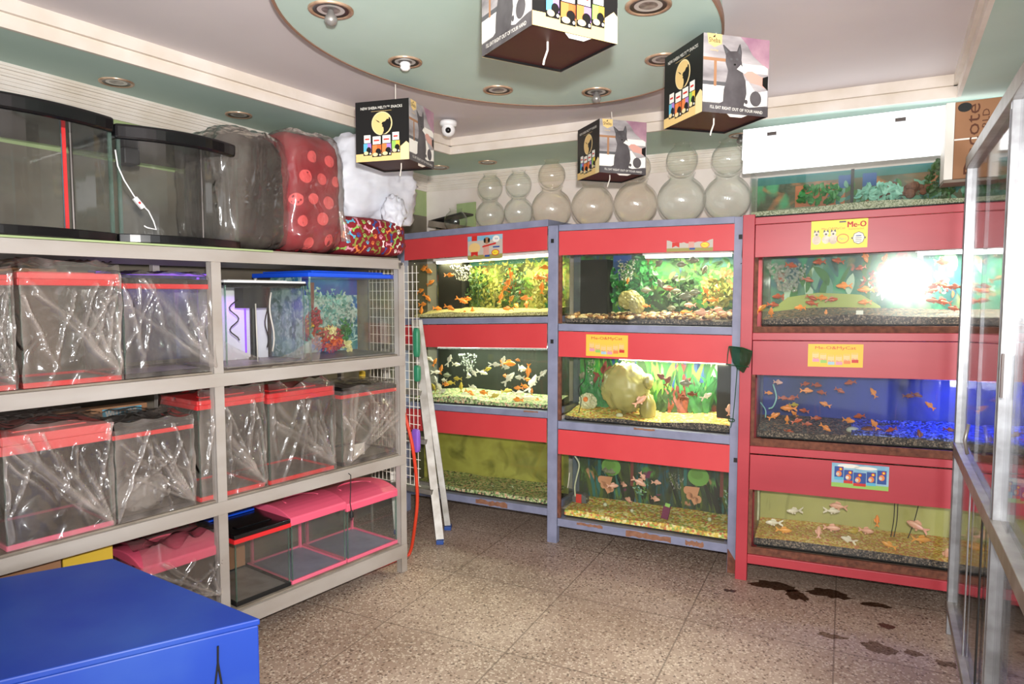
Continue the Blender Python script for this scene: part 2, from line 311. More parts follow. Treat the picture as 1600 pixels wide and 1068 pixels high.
class MB:
    def __init__(s, mat=None): s.v = []; s.f = []; s.k = []; s.mat = mat; s.T = None
    def raw(s, vs, fs, mat=None):
        n = len(s.v)
        s.v += [(s.T @ Vector(v)) if s.T else Vector(v) for v in vs]
        s.f += [[i+n for i in f] for f in fs]; s.k += [mat or s.mat]*len(fs); return s
    def hexa(s, p, mat=None):
        return s.raw(p, [(0, 3, 2, 1), (4, 5, 6, 7), (0, 1, 5, 4), (1, 2, 6, 5), (2, 3, 7, 6), (3, 0, 4, 7)], mat)
    def box(s, x0, x1, y0, y1, z0, z1, mat=None):
        return s.hexa([(x0, y0, z0), (x1, y0, z0), (x1, y1, z0), (x0, y1, z0), (x0, y0, z1), (x1, y0, z1), (x1, y1, z1), (x0, y1, z1)], mat)
    def bar(s, a, b, w, h, mat=None, up=(0, 0, 1)):
        a = Vector(a); b = Vector(b); d = (b-a).normalized(); x = d.cross(Vector(up))
        if x.length < 1e-4: x = Vector((1, 0, 0))
        x.normalize(); y = x.cross(d); p = []
        for q in (a, b):
            for sx, sy in ((-1, -1), (1, -1), (1, 1), (-1, 1)): p.append(q+x*w/2*sx+y*h/2*sy)
        return s.hexa(p, mat)
    def tube(s, pts, r, seg=8, mat=None, cap=True, radii=None):
        pts = [Vector(p) for p in pts]; vs = []; fs = []; n = len(pts); px = None
        for i, p in enumerate(pts):
            t = (pts[min(i+1, n-1)]-pts[max(i-1, 0)]).normalized()
            if px is None: px = t.orthogonal().normalized()
            px = (px-t*px.dot(t)).normalized(); py = t.cross(px); rr = radii[i] if radii else r
            for k in range(seg):
                a = 2*PI*k/seg; vs.append(p+px*math.cos(a)*rr+py*math.sin(a)*rr)
        for i in range(n-1):
            for k in range(seg):
                k2 = (k+1) % seg; fs.append((i*seg+k, i*seg+k2, (i+1)*seg+k2, (i+1)*seg+k))
        if cap: fs += [tuple(range(seg))[::-1], tuple((n-1)*seg+k for k in range(seg))]
        return s.raw(vs, fs, mat)
    def lathe(s, prof, c=(0, 0, 0), seg=24, mat=None, R=None):
        vs = []; fs = []; c = Vector(c)
        for r, z in prof:
            for k in range(seg):
                a = 2*PI*k/seg; q = Vector((r*math.cos(a), r*math.sin(a), z)); vs.append(c+(R @ q if R else q))
        for i in range(len(prof)-1):
            for k in range(seg):
                k2 = (k+1) % seg; fs.append((i*seg+k, i*seg+k2, (i+1)*seg+k2, (i+1)*seg+k))
        return s.raw(vs, fs, mat)
    def ball(s, c, r, seg=10, rings=6, mat=None, sc=(1, 1, 1), R=None):
        pr = [(max(1e-4, math.sin(PI*i/rings))*r, -math.cos(PI*i/rings)*r) for i in range(rings+1)]
        m = Matrix.Diagonal(sc); m = (R @ m) if R else m
        return s.lathe(pr, c, seg, mat, m)
    def grid(s, fn, nu, nv, mat=None):
        vs = [fn(i/nu, j/nv) for j in range(nv+1) for i in range(nu+1)]
        fs = [(j*(nu+1)+i, j*(nu+1)+i+1, (j+1)*(nu+1)+i+1, (j+1)*(nu+1)+i) for j in range(nv) for i in range(nu)]
        return s.raw(vs, fs, mat)
    def prism(s, pts, h0, h1, axis='z', mat=None):
        """outline pts extruded between h0 and h1 along the axis"""
        mk = {'z': lambda a, b, h: (a, b, h), 'y': lambda a, b, h: (a, h, b), 'x': lambda a, b, h: (h, a, b)}[axis]; n = len(pts)
        vs = [mk(a, b, h0) for a, b in pts]+[mk(a, b, h1) for a, b in pts]
        return s.raw(vs, [tuple(range(n))[::-1], tuple(range(n, 2*n))]+[(i, (i+1) % n, (i+1) % n+n, i+n) for i in range(n)], mat)
    def build(s, name, parent=None, F=W, at=None, smooth=False, bevel=0, label=None, cat=None, group=None, kind=None, sub=0, fix=True):
        me = bpy.data.meshes.new(name)
        off = AT[parent.name] if parent is not None else Vector(at or (0, 0, 0))
        kk = KS[parent.name] if parent is not None else F.k; keys = []
        for k in s.k:
            if k not in keys: keys.append(k)
        for k in keys: me.materials.append(M[k])
        me.from_pydata([(v.x-off.x, v.y-off.y, v.z-off.z+kk*(v.x-off.x)) for v in s.v], [], s.f)
        me.polygons.foreach_set('material_index', [keys.index(k) for k in s.k])
        if fix:
            b = bmesh.new(); b.from_mesh(me); bmesh.ops.recalc_face_normals(b, faces=b.faces); b.to_mesh(me); b.free()
        if smooth: me.polygons.foreach_set('use_smooth', [True]*len(me.polygons))
        me.update(); o = bpy.data.objects.new(name, me); COL.objects.link(o)
        AT[o.name] = off; KS[o.name] = kk
        if parent is not None: o.parent = parent
        else: o.matrix_world = F.M @ Matrix.Translation((off.x, off.y, off.z+kk*off.x))
        if bevel:
            m = o.modifiers.new('bevel', 'BEVEL'); m.width = bevel; m.segments = 2; m.limit_method = 'ANGLE'
        if sub:
            m = o.modifiers.new('sub', 'SUBSURF'); m.levels = m.render_levels = sub
        return props(o, label, cat, group, kind)
class Art:
    """flat print on a face: x to the right, y up, layers stepping towards the viewer"""
    def __init__(s, T, w, h, step=.0004): s.mb = MB(); s.T = T; s.w = w; s.h = h; s.step = step
    def P(s, x, y, l): return s.T @ Vector((x*s.w, -l*s.step, y*s.h))
    def pol(s, pts, mat, l=1): s.mb.raw([s.P(x, y, l) for x, y in pts], [tuple(range(len(pts)))], mat)
    def rect(s, x0, y0, x1, y1, mat, l=1): s.pol([(x0, y0), (x1, y0), (x1, y1), (x0, y1)], mat, l)
    def ell(s, cx, cy, rx, ry, mat, l=1, n=20, a0=0, a1=2*PI): s.pol([(cx+rx*math.cos(a0+(a1-a0)*k/n), cy+ry*math.sin(a0+(a1-a0)*k/n)) for k in range(n)], mat, l)
    def txt(s, t, cx, cy, wd, ht, mat, l=3, rot=0, bold=0):
        vs, fs, x0, x1, y0, y1 = text_geo(t); out = []
        for dx in ((0,) if not bold else (-bold, bold)):
            out = []
            for v in vs:
                a = ((v.x-x0)/(x1-x0)-.5)*wd; b = ((v.y-y0)/(y1-y0)-.5)*ht
                if rot: a, b = a*math.cos(rot)-b*s.h/s.w*math.sin(rot), a*s.w/s.h*math.sin(rot)+b*math.cos(rot)
                out.append(s.P(cx+a+dx, cy+b, l))
            s.mb.raw(out, fs, mat)
    def build(s, name, parent, **k): return s.mb.build(name, parent, fix=False, **k)
def tr(x, y, z): return Matrix.Translation((x, y, z))

# ------------------------------------------------------------------ the room
ZS, ZC, ZD = 2.38, 2.475, 2.40      # soffit, ceiling, disc undersides
def struct(mb, name, **k): return mb.build(name, kind='structure', **k)
wl0, wl1 = Vector((-1.995, 2.66)), Vector((-.648, 5.24))          # left wall line
dl = (wl1-wl0).normalized(); nb = Vector((.462, .887)); db = Vector((.887, -.462))
corner = wl1; lstart = wl0-dl*4.6
rend = corner+db*4.4
fl = flat  # terrazzo floor
nt = NT('terrazzo'); b = nt.bsdf(i_Roughness=.48)
v = nt.coord('Object'); n1 = nt.add('TexNoise', i_Scale=1.6, i_Detail=6); nt.link(v, n1.inputs[0])
c0 = nt.ramp(n1.outputs[0], [(.3, sr((150, 128, 112))), (.5, sr((172, 150, 134))), (.72, sr((192, 172, 156)))])
for sc, th, col, off in ((60, .34, (214, 198, 180), 0), (52, .27, (76, 56, 46), 5), (90, .32, (226, 212, 196), 9), (75, .26, (104, 74, 56), 2)):
    mp = nt.add('Mapping'); mp.inputs['Location'].default_value = (off, off, 0); mp.inputs['Rotation'].default_value = (0, 0, off); nt.link(v, mp.inputs[0])
    vo = nt.add('TexVoronoi', i_Scale=sc); nt.link(mp.outputs[0], vo.inputs[0])
    f = nt.ramp(vo.outputs['Distance'], [(th, (1, 1, 1, 1)), (th+.08, (0, 0, 0, 1))])
    wn = nt.add('TexWhiteNoise'); nt.link(vo.outputs['Position'], wn.inputs[0])
    g = nt.ramp(wn.outputs[0], [(.5, (0, 0, 0, 1)), (.52, (1, 1, 1, 1))]); mu = nt.add('Math', operation='MULTIPLY'); nt.link(f, mu.inputs[0]); nt.link(g, mu.inputs[1])
    m8 = nt.add('Math', operation='MULTIPLY', i_1=.72); nt.link(mu.outputs[0], m8.inputs[0]); c0 = mixc(nt, m8.outputs[0], c0, sr(col))
mp = nt.add('Mapping'); mp.inputs['Rotation'].default_value = (0, 0, math.radians(26)); nt.link(v, mp.inputs[0])
br = nt.add('TexBrick', i_Scale=1.0); br.offset = 0; br.inputs['Mortar Size'].default_value = .0035; br.inputs['Brick Width'].default_value = .62; br.inputs['Row Height'].default_value = .62
br.inputs['Color1'].default_value = br.inputs['Color2'].default_value = (0, 0, 0, 1); br.inputs['Mortar'].default_value = (1, 1, 1, 1); nt.link(mp.outputs[0], br.inputs[0])
mu = nt.add('Math', operation='MULTIPLY', i_1=.6); nt.link(br.outputs[0], mu.inputs[0])
c0 = mixc(nt, mu.outputs[0], c0, sr((84, 68, 58)))
n2 = nt.add('TexNoise', i_Scale=.9, i_Detail=3); nt.link(v, n2.inputs[0])
mu = nt.ramp(n2.outputs[0], [(.45, (0, 0, 0, 1)), (.7, (.35,)*3+(1,))]); c0 = mixc(nt, mu, c0, sr((120, 96, 80)))
nt.link(c0, b.inputs['Base Color']); M['terrazzo'] = nt.m
struct(MB('terrazzo').box(-6.5, 4.5, -2.2, 7, -.1, 0), 'floor')
struct(MB('ceil').box(-6.5, 4.5, -2.2, 7, ZC, ZC+.1), 'ceiling')
def wallslab(a, b2, out, z0, z1, name, mat, th=.12):
    a = Vector(a); b2 = Vector(b2); o = Vector(out)*th
    m = MB(mat).hexa([(*a, z0), (*b2, z0), (*(b2+o), z0), (*(a+o), z0), (*a, z1), (*b2, z1), (*(b2+o), z1), (*(a+o), z1)])
    return m
nl = Vector((-dl.y, dl.x))        # outwards of left wall
m = wallslab(lstart, corner+dl*.1, nl, 0, 2.09, 'wall_left', 'wall')
m.k = ['wall']*6; q = wallslab(lstart, corner+dl*.1, nl, 2.09, ZC, '', 'wallband'); m.raw(q.v, q.f, 'wallband')
struct(m, 'wall_left')
struct(wallslab(corner-db*.2, rend, nb, 0, ZC, 'wall_back', 'wallb'), 'wall_back')
# lowered soffits round the room with a two step fascia
fa, fb, fc = Vector((-1.707, 2.276)), Vector((-.39, 4.37)), Vector((1.988, 3.11)); d1 = (fb-fa).normalized(); fa0 = fb-d1*6.6
fd = Vector((1.396, 2.04)); d3 = (fd-fc).normalized(); fd0 = fc+d3*4.6
def soffit(pts, name):
    n = len(pts); m = MB('green'); m.raw([(*p, ZS) for p in pts]+[(*p, ZC) for p in pts], [tuple(range(n))[::-1], tuple(range(n, 2*n))]+[(i, (i+1) % n, (i+1) % n+n, i+n) for i in range(n)])
    return struct(m, name)
soffit([fa0, fb, corner, lstart], 'trim_1')
soffit([fb, fc, rend, corner], 'trim_2')
soffit([fc, fd0, fd0+Vector((3, 0)), rend], 'trim_3')
def fascia(a, b2, inward, name):
    m = MB('cream'); a = Vector(a); b2 = Vector(b2)
    for off, z0, z1 in ((.000, ZS-.002, ZS+.039), (.014, ZS+.047, ZC), (-.005, ZS+.04, ZS+.05)):
        o = Vector(inward)*(off+.006); bk = -Vector(inward)*.01
        p = [a+bk, b2+bk, b2+o, a+o]; m.hexa([(*x, z0) for x in p]+[(*x, z1) for x in p])
    return struct(m, name)
fascia(fa0, fb, (d1.y, -d1.x), 'trim_4'); d2 = (fc-fb).normalized(); fascia(fb, fc, (d2.y, -d2.x), 'trim_5'); fascia(fc, fd0, (d3.y, -d3.x), 'trim_6')
def cornice(a, b2, inward, name):
    m = MB('cream'); a = Vector(a); b2 = Vector(b2)
    for w_, z0, z1 in ((.062, ZS-.012, ZS), (.056, ZS-.022, ZS-.012), (.045, ZS-.034, ZS-.022), (.039, ZS-.044, ZS-.034), (.028, ZS-.058, ZS-.044), (.022, ZS-.072, ZS-.058), (.013, ZS-.088, ZS-.072), (.008, ZS-.105, ZS-.088)):
        o = Vector(inward)*w_; p = [a, b2, b2+o, a+o]; m.hexa([(*x, z0) for x in p]+[(*x, z1) for x in p])
    return struct(m, name)
cornice(lstart, corner, (dl.y, -dl.x), 'trim_7'); cornice(corner, rend, -nb, 'trim_8')
struct(wallslab(rend, fd0+Vector((2.6, 0)), (1, .2), 0, ZC, 'wall_right', 'wallb'), 'wall_right')
# oval panel hung under the ceiling
t = thing('ceiling_panel', 'large pale green oval ceiling panel with a brown rim and ring of downlights', 'ceiling panel', W, (.008, 2.49, ZD))
ea = math.atan2(-.852, -.524); pts = []
for k in range(96):
    a = 2*PI*k/96; x, y = .885*math.cos(a), .69*math.sin(a); pts.append((.008+x*math.cos(ea)-y*math.sin(ea), 2.49+x*math.sin(ea)+y*math.cos(ea)))
MB('green').prism(pts, ZD, ZC-.001).build('panel', t)
m = MB('brass'); p2 = [((x-.008)*1.012+.008, (y-2.49)*1.014+2.49) for x, y in pts]; n = 96
m.raw([(*p, ZD-.003) for p in pts]+[(*p, ZD-.003) for p in p2]+[(*p, ZD+.022) for p in p2]+[(*p, ZD+.022) for p in pts], [(j*n+i, j*n+(i+1) % n, ((j+1) % 4)*n+(i+1) % n, ((j+1) % 4)*n+i) for j in range(4) for i in range(n)])
m.build('rim', t)
def downlight(px, py, z, label, rad=.042, bulb=0):
    rad *= 1.55
    p = onz(px, py, z); t = thing('downlight', label, 'ceiling light', W, (p.x, p.y, z), 'round recessed downlights')
    MB('copper').lathe([(rad*.80, -.001), (rad*.82, -.005), (rad*.98, -.0065), (rad*1.02, -.004), (rad*1.02, 0)], p, 28).build('bezel', t, smooth=True)
    MB('canshade').lathe([(rad*.80, -.0042), (rad*.74, -.003), (rad*.62, -.0024)], p, 28).lathe([(rad*.62, -.0024), (rad*.42, -.0020)], p, 28, 'cansilver').lathe([(rad*.42, -.0020), (rad*.25, -.0016), (.0005, -.0012)], p, 28, 'lamped').build('reflector', t, smooth=True)  # dark outer ring paints the shade of a recess on a flat reflector
    if bulb:
        m = MB('white' if bulb == 2 else 'chrome')
        if bulb == 2: m.lathe([(.006, -.002), (.018, -.004), (.022, -.012), (.018, -.02), (.020, -.026), (.012, -.034), (.0005, -.036)], p, 16)
        else: m.lathe([(.008, -.002), (.012, -.014), (.019, -.024), (.021, -.034), (.014, -.046), (.0005, -.05)], p, 16)
        m.build('bulb', t, smooth=True)
for a in ((517, 15, ZD, 'recessed downlight at the upper left of the oval panel, its bulb hanging low', .045, 1), (633, 96, ZD, 'recessed downlight above the leftmost hanging cube, with a spiral bulb', .042, 2),
          (778, 140, ZD, 'recessed downlight just below the nearest hanging cube, on the left', .042, 0), (932, 143, ZD, 'recessed downlight with cobwebs above the smallest hanging cube', .042, 1),
          (1013, 8, ZD, 'recessed downlight at the top of the oval panel, right of the nearest cube', .046, 0), (1036, 92, ZD, 'recessed downlight partly behind the rightmost hanging cube', .044, 0),
          (182, 128, ZS, 'recessed downlight in the left green strip above the black tanks', .042, 0), (373, 179, ZS, 'recessed downlight in the left green strip above the dotted bag', .04, 0),
          (762, 253, ZS, 'recessed downlight in the green strip above the small glass bowls', .04, 0), (686, 261, ZS, 'recessed downlight in the corner right of the leftmost hanging cube', .045, 0),
          (1157, 211, ZS, 'recessed downlight in the green strip beside the white light panel', .04, 1)):
    downlight(*a)

# ------------------------------------------------------------------ frames
FK = Frame(onz(632, 893, 0), math.degrees(math.atan(790/1067)))
FC = Frame(onz(862, 847, 0), 180-math.degrees(math.atan(2200/1067)))
FL = Frame(onz(862, 847, 0), 180-math.degrees(math.atan(1736/1067)), .031)
FR = Frame(onz(1157, 905, 0), 180-math.degrees(math.atan(2200/1067)), .022)
DEP = .47
# blue-grey stand, middle bay and left bay; red stand
def stand(F, name, label, u0, u1, posts, pw, rails, panels, mats, skirt, ulast=True):
    t = thing(name, label, 'aquarium stand', F, ((u0+u1)/2, 0, 0))
    for u in posts:
        for d in (0, DEP-.04): MB(mats[0]).box(u-pw/2, u+pw/2, d, d+.045, -.012 if d == 0 else 0, 1.905).build('post', t, bevel=.002)
    for z0, z1 in rails:
        m = MB(mats[0]).box(u0, u1, .004, .044, z0, z1); m.box(u0, u1, DEP-.04, DEP, z0, z1)
        m.box(u0, u0+.03, .04, DEP-.03, z0, z1); m.box(u1-.03, u1, .04, DEP-.03, z0, z1); m.build('rail', t, bevel=.002)
    for z0, z1 in panels:
        MB(mats[1]).box(u0+.003, u1-.003, .000, .006, z0, z1).build('valance', t, bevel=.001)
    for z0, z1 in rails[:-1] if skirt else rails: pass
    for z in skirt: MB('board').box(u0+.01, u1-.01, .03, DEP-.02, z-.012, z-.002).build('shelf', t)
    return t
RC = [(1.872, 1.908), (1.287, 1.328), (.700, .747), (.106, .153)]
PC = [(1.730, 1.869), (1.134, 1.284), (.549, .697)]
tC = stand(FC, 'aquarium_stand', 'blue-grey three tier aquarium stand with red panels, bay holding the big plastic bag tank', .035, 1.03, [0, 1.055], .062, RC, PC, ('slate', 'red'), [1.328, .747, .153])
RL = [(1.905, 1.945), (1.332, 1.370), (.758, .798), (.16, .205)]
PL = [(1.765, 1.903), (1.18, 1.328), (.61, .756)]
tL = stand(FL, 'aquarium_stand', 'blue-grey three tier aquarium stand with red panels, left bay behind the ladder', -1.14, -.036, [-1.17], .062, RL, PL, ('slate', 'red'), [1.37, .798, .205])
RR = [(1.853, 1.889), (1.266, 1.304), (.678, .716), (.092, .14)]
PR = [(1.688, 1.85), (1.088, 1.263), (.488, .672)]
tR = stand(FR, 'aquarium_stand', 'red painted three tier aquarium stand against the right of the back wall', .03, 1.62, [0, 1.64], .058, RR, PR, ('red2', 'red2'), [1.304, .716, .14])
# rusty ledges under the red stand tanks, brown inner posts, chipped paint, bolts
for z0, z1 in ((1.304, 1.335), (.716, .755), (.14, .178)): MB('rust').box(.03, 1.62, .02, .035, z0, z1).build('rusty_ledge', tR)
for z0, z1 in ((1.33, 1.73), (.75, 1.134), (.155, .549)): MB('rust').box(.031, .05, .012, .03, z0, z1).build('inner_strip', tC)
for z0, z1 in ((1.335, 1.688), (.755, 1.088), (.178, .488)): MB('rust').box(.03, .048, .012, .03, z0, z1).build('inner_strip', tR)
def chips(t, F, mat, spots):
    m = MB(mat); rnd = random.Random(5)
    for u0, u1, z0, z1 in spots:
        n = 14; pts = []
        for k in range(n):
            x = u0+(u1-u0)*k/(n-1); pts.append((x, z0+rnd.random()*.25*(z1-z0)))
        top = [(u0+(u1-u0)*k/(n-1), z1-rnd.random()*.35*(z1-z0)) for k in range(n)][::-1]
        m.prism(pts+top, .0015, .0042, 'y')
        m.build('bare_patch', t); m = MB(mat)
chips(tC, FC, 'chip', [(.16, .32, .13, .151), (.46, .72, .108, .15), (.80, .90, .112, .148), (.50, .62, .735, .748)])
chips(tL, FL, 'chip', [(-.56, -.32, .163, .203), (-.2, -.1, .786, .797)])
m = MB('blackm')
for z in (1.815, 1.222): m.box(-.012, .006, -.003, 0, z-.012, z+.012)
for z in (1.80, .62): m.box(1.048, 1.066, -.003, 0, z-.012, z+.012)
m.build('clip', tC)
MB('rust').prism([(1.026, -.01), (1.083, -.01), (1.083, .05), (1.07, .07), (1.05, .10), (1.03, .13), (1.026, .13)], -.0012, 0, 'y').build('worn_foot', tC)
t = MB('blackm').tube([(1.07, -.002, 1.81), (1.072, -.012, 1.79), (1.068, -.012, 1.70), (1.075, -.014, 1.665), (1.062, -.016, 1.66)], .0022, 6).build('wire_hook', F=FC, at=(1.07, 0, 1.66), label='small black wire hook hanging on the blue-grey post beside the red stand', cat='hook')

# ------------------------------------------------------------------ aquariums of the back stands
def gravel(u0, u1, d0, d1, z0, h0, h1, seed, front=None):
    """a heap of gravel: front face, top sheet"""
    def hh(a, b): return z0+h0+(h1-h0)*b+.014*noise.noise(Vector((a*4+seed, b*2, seed)))+.03*max(0, noise.noise(Vector((a*1.7+seed*3, 1, seed))))
    n = 40; vs = []; fs = []
    m = MB(None)
    m.grid(lambda a, b: (u0+(u1-u0)*a, d0+(d1-d0)*b, hh(a, b)), n, 10)
    m.grid(lambda a, b: (u0+(u1-u0)*a, d0, z0+(hh(a, 0)-z0)*b), n, 2)
    return m
def leafp(a, x, y, L, w_, ang, mat, l, bend=.2):
    """one printed leaf; sizes in metres, x and y as fractions"""
    n = 6; up_ = []; dn = []
    for k in range(n+1):
        f = k/n; hw = w_*math.sin(PI*min(1, f*.96+.04))**.8/2; an = ang+bend*(f-.5); cx = L*f
        up_.append((cx, hw)); dn.append((cx, -hw))
    P_ = []
    for p, r in up_+dn[::-1]:
        an = ang+bend*p/L; P_.append((x+(p*math.cos(an)-r*math.sin(an))/a.w, y+(p*math.sin(an)+r*math.cos(an))/a.h))
    a.pol([(min(1, max(0, u)), min(1, max(0, v))) for u, v in P_], mat, l)
for n_, c_ in (('bk1', (20, 44, 22)), ('bk2', (54, 110, 48)), ('bk3', (110, 150, 70)), ('bk4', (164, 168, 92)), ('bk5', (34, 74, 40)), ('bk6', (84, 96, 40)), ('bk7', (130, 60, 60)), ('bk8', (180, 96, 60)), ('bk9', (44, 78, 138)), ('bk10', (46, 104, 104)), ('bk11', (104, 150, 134)), ('bk12', (176, 196, 180)), ('bk13', (24, 26, 26)), ('bk14', (120, 166, 80)), ('bk15', (222, 150, 118)), ('bk16', (74, 110, 130)), ('bk17', (46, 134, 66))):
    M[n_] = flat('print_ink_'+n_[2:], c_, .6)
def clump(a, q, x, y, r, n, mats, L, l0, up=0):
    for i in range(n):
        an = q.uniform(0, 2*PI) if not up else PI/2+q.uniform(-.9, .9); rr = r*math.sqrt(q.random()); t_ = q.uniform(0, 2*PI)
        leafp(a, x+rr*math.cos(t_)/a.w, y+rr*math.sin(t_)/a.h, L*q.uniform(.6, 1.3), L*.42, an, q.choice(mats), l0+(i % 3), q.uniform(-.6, .6))
def pr_reef(a, q):
    a.rect(0, .86, 1, 1, 'bk10', 1)
    for x, y, r, ms in ((.35, .6, .12, ('bk4', 'bk3')), (.5, .75, .12, ('bk4', 'bk6')), (.62, .4, .14, ('bk3', 'bk6')), (.78, .7, .12, ('bk4', 'bk3')), (.9, .45, .12, ('bk3', 'bk4')), (.7, .22, .12, ('bk6', 'bk3')), (.48, .3, .12, ('bk6', 'bk5')), (.95, .8, .08, ('bk4', 'bk3')), (.57, .55, .05, ('bk8', 'bk8')), (.88, .62, .04, ('bk8', 'bk7')), (.25, .4, .1, ('bk6', 'bk5')), (.4, .12, .1, ('bk6', 'bk3'))): clump(a, q, x, y, r, 60, ms, .035, 2)
def pr_jungle(a, q):
    a.rect(.22, .62, .34, 1, 'bk9', 1); a.rect(.72, .8, 1, 1, 'bk10', 1)
    for i in range(26): clump(a, q, q.uniform(.2, 1), q.uniform(.15, .95), .07, 14, q.choice((('bk2', 'bk17'), ('bk17', 'bk3'), ('bk5', 'bk2'), ('bk6', 'bk5'), ('bk2', 'bk14'))), .06, 2)
    for x, y in ((.82, .62), (.92, .7), (.97, .5), (.86, .5)): clump(a, q, x, y, .04, 24, ('bk8', 'bk4', 'bk6'), .03, 6)
def pr_kelp(a, q):
    for x in (.24, .34, .74, .76): a.rect(x, .6, x+.04, 1, 'bk9', 1)
    for x in (.3, .84): a.rect(x, .7, x+.07, 1, 'bk12', 1)
    for i in range(95): x = q.uniform(0, .92); leafp(a, x, q.uniform(0, .5), q.uniform(.12, .26), q.uniform(.012, .04), PI/2+q.uniform(-.22, .22), q.choice(('bk2', 'bk17', 'bk3', 'bk5', 'bk17')), 2+i % 4, q.uniform(-.4, .4))
    for x, y in ((.17, .55), (.66, .3), (.68, .45), (.63, .15), (.71, .3)): clump(a, q, x, y, .05, 20, ('bk7', 'bk7'), .07, 7, 1)
def pr_lily(a, q):
    a.rect(0, .78, 1, 1, 'bk16', 1)
    for o in (0, .56):
        for i in range(30): x = o+q.uniform(.08, .52); leafp(a, x, q.uniform(0, .25), q.uniform(.1, .22), .025, PI/2+q.uniform(-.15, .15), q.choice(('bk13', 'bk1', 'bk6', 'bk10', 'bk6')), 2+i % 3, .2)
        a.ell(o+.22, .66, .065, .14, 'bk14', 6, 18); a.ell(o+.21, .69, .04, .07, 'bk3', 7, 14); a.rect(o+.215, .2, o+.225, .55, 'bk1', 5)
        for k in range(5): a.ell(o+.15+.018*k, .44-.05*(k % 2)-.03*k, .02, .06, 'bk15', 7, 10)
        a.pol([(o+.15, .5), (o+.23, .5), (o+.20, .22), (o+.17, .34)], 'bk15', 6); a.rect(o+.13, .5, o+.15, 1, 'bk10', 4); a.rect(o+.35, .4, o+.37, .8, 'bk7', 5)
        clump(a, q, o+.42, .4, .05, 40, ('bk11', 'bk12', 'bk3'), .018, 7)
def pr_teal(a, q):
    for i in range(50): x = q.uniform(0, 1); leafp(a, x, q.uniform(.2, .8), q.uniform(.1, .2), q.uniform(.02, .05), PI/2+q.uniform(-.4, .4), q.choice(('bk10', 'bk11', 'bk2', 'bk10', 'bk12')), 2+i % 4, q.uniform(-.5, .5))
    a.pol([(0, 0), (.38, 0), (.36, .25), (.30, .42), (.16, .46), (.06, .40), (0, .2)], 'bk4', 6)
    for x, y in ((.33, .62), (.36, .52), (.55, .5), (.66, .45)): clump(a, q, x, y, .04, 20, ('bk7', 'bk12', 'bk8'), .03, 7)
def pr_top(a, q):
    a.rect(.12, .1, .27, .75, 'bk8', 1); a.rect(.0, .82, 1, 1, 'bk10', 1)
    for x in (.25, .32): a.rect(x, .62, x+.04, .9, 'bk9', 3)
    for i in range(16): clump(a, q, q.uniform(.2, .8), q.uniform(.1, .6), .06, 16, ('bk2', 'bk11', 'bk10'), .05, 3)
PRINTS = {'reef': pr_reef, 'jungle': pr_jungle, 'kelp': pr_kelp, 'lily': pr_lily, 'teal': pr_teal, 'topback': pr_top}
def aquarium(F, label, u0, u1, z0, z1, back, gmats, gh, wline, tint, name='aquarium', light=None, sideback=None, seed=1, haze=None, depth=.27, d0=.05, backdrop_top=None, emat=None):
    t = thing(name, label, 'aquarium', F, (u0, d0, z0)); g = .006; d1 = d0+depth
    MB('hazyglass' if back == 'teal' else 'glass').box(u0, u1, d0, d0+g, z0, z1).build('front_pane', t)
    m = MB('glass').box(u0, u0+g, d0+g, d1, z0, z1); m.box(u1-g, u1, d0+g, d1, z0, z1); m.box(u0+g, u1-g, d0+g, d1, z0, z0+g, 'dark'); m.build('tank_shell', t)
    m = MB(back).box(u0+g, u1-g, d1, d1+.004, z0, z1)
    bd = m.build('backdrop', t)
    if back in PRINTS: a = Art(tr(u0+g, d1-.001, z0), u1-u0-2*g, z1-z0, .0003); PRINTS[back](a, random.Random(seed)); a.build('backdrop_print', bd)
    if sideback:
        m = MB(sideback)
        m.box(u0+g, u0+g+.003, d0+.10, d1, z0+g, z1)
        m.build('side_backdrop', t)
    gm = gravel(u0+g+.001, u1-g-.001, d0+g+.002, d1-.003, z0+g, gh[0], gh[1], seed); gm.k = [gmats[0]]*400+[gmats[-1]]*80
    gm.build('gravel_bed', t, kind='stuff', fix=False)
    M['water'+t.name] = wm = clear('water_'+t.name, tint, .12, .02, haze=haze or .008, hazec=(150, 156, 110), hscale=2)
    MB('water'+t.name).box(u0+g+.002, u1-g-.002, d0+g+.003, d1-.004, z0+g+.002, wline).build('water', t)
    if light:
        col, e, lu0, lu1, zl, ln, pw = light
        nt = NT('tube_'+t.name); em = nt.add('Emission'); em.inputs[0].default_value = (*col, 1); em.inputs[1].default_value = e; nt.link(em.outputs[0], nt.out.inputs[0]); M['tube_'+t.name] = nt.m
        l = MB('white').box(lu0, lu1, d0+.09, d0+.15, zl+.004, zl+.022).build('lamp_housing', t)
        MB('tube_'+t.name).tube([(lu0+.01, d0+.12, zl-.004), (lu1-.01, d0+.12, zl-.004)], .009, 8).build('lamp_tube', l)
        a = lamp('lamp_light', 'AREA', Vector(((lu0+lu1)/2, d0+.15, zl-.018+F.k*((lu0+lu1)/2-u0)))-AT[t.name], pw, col, lu1-lu0, None, t, .05)
    return t
TU0, TU1 = -1.11, -.045
A1 = aquarium(FL, 'brightly lit aquarium of orange goldfish before a leafy reef print, top left tank', TU0, TU1, 1.372, 1.775, 'reef', ('sand', 'sand'), (.018, .045), 1.735, (.97, .97, .86), light=((1, .93, .66), 9, -1.0, -.08, 1.752, 0, 5), seed=1)
A2 = aquarium(FL, 'black-backed aquarium full of white and orange goldfish, behind the ladder', TU0, TU1, .80, 1.19, 'dark', ('pebg', 'pebg'), (.022, .05), 1.165, (.95, .98, .91), light=((.9, 1, .85), 4, -1.0, -.12, 1.18, 0, 4), seed=2)
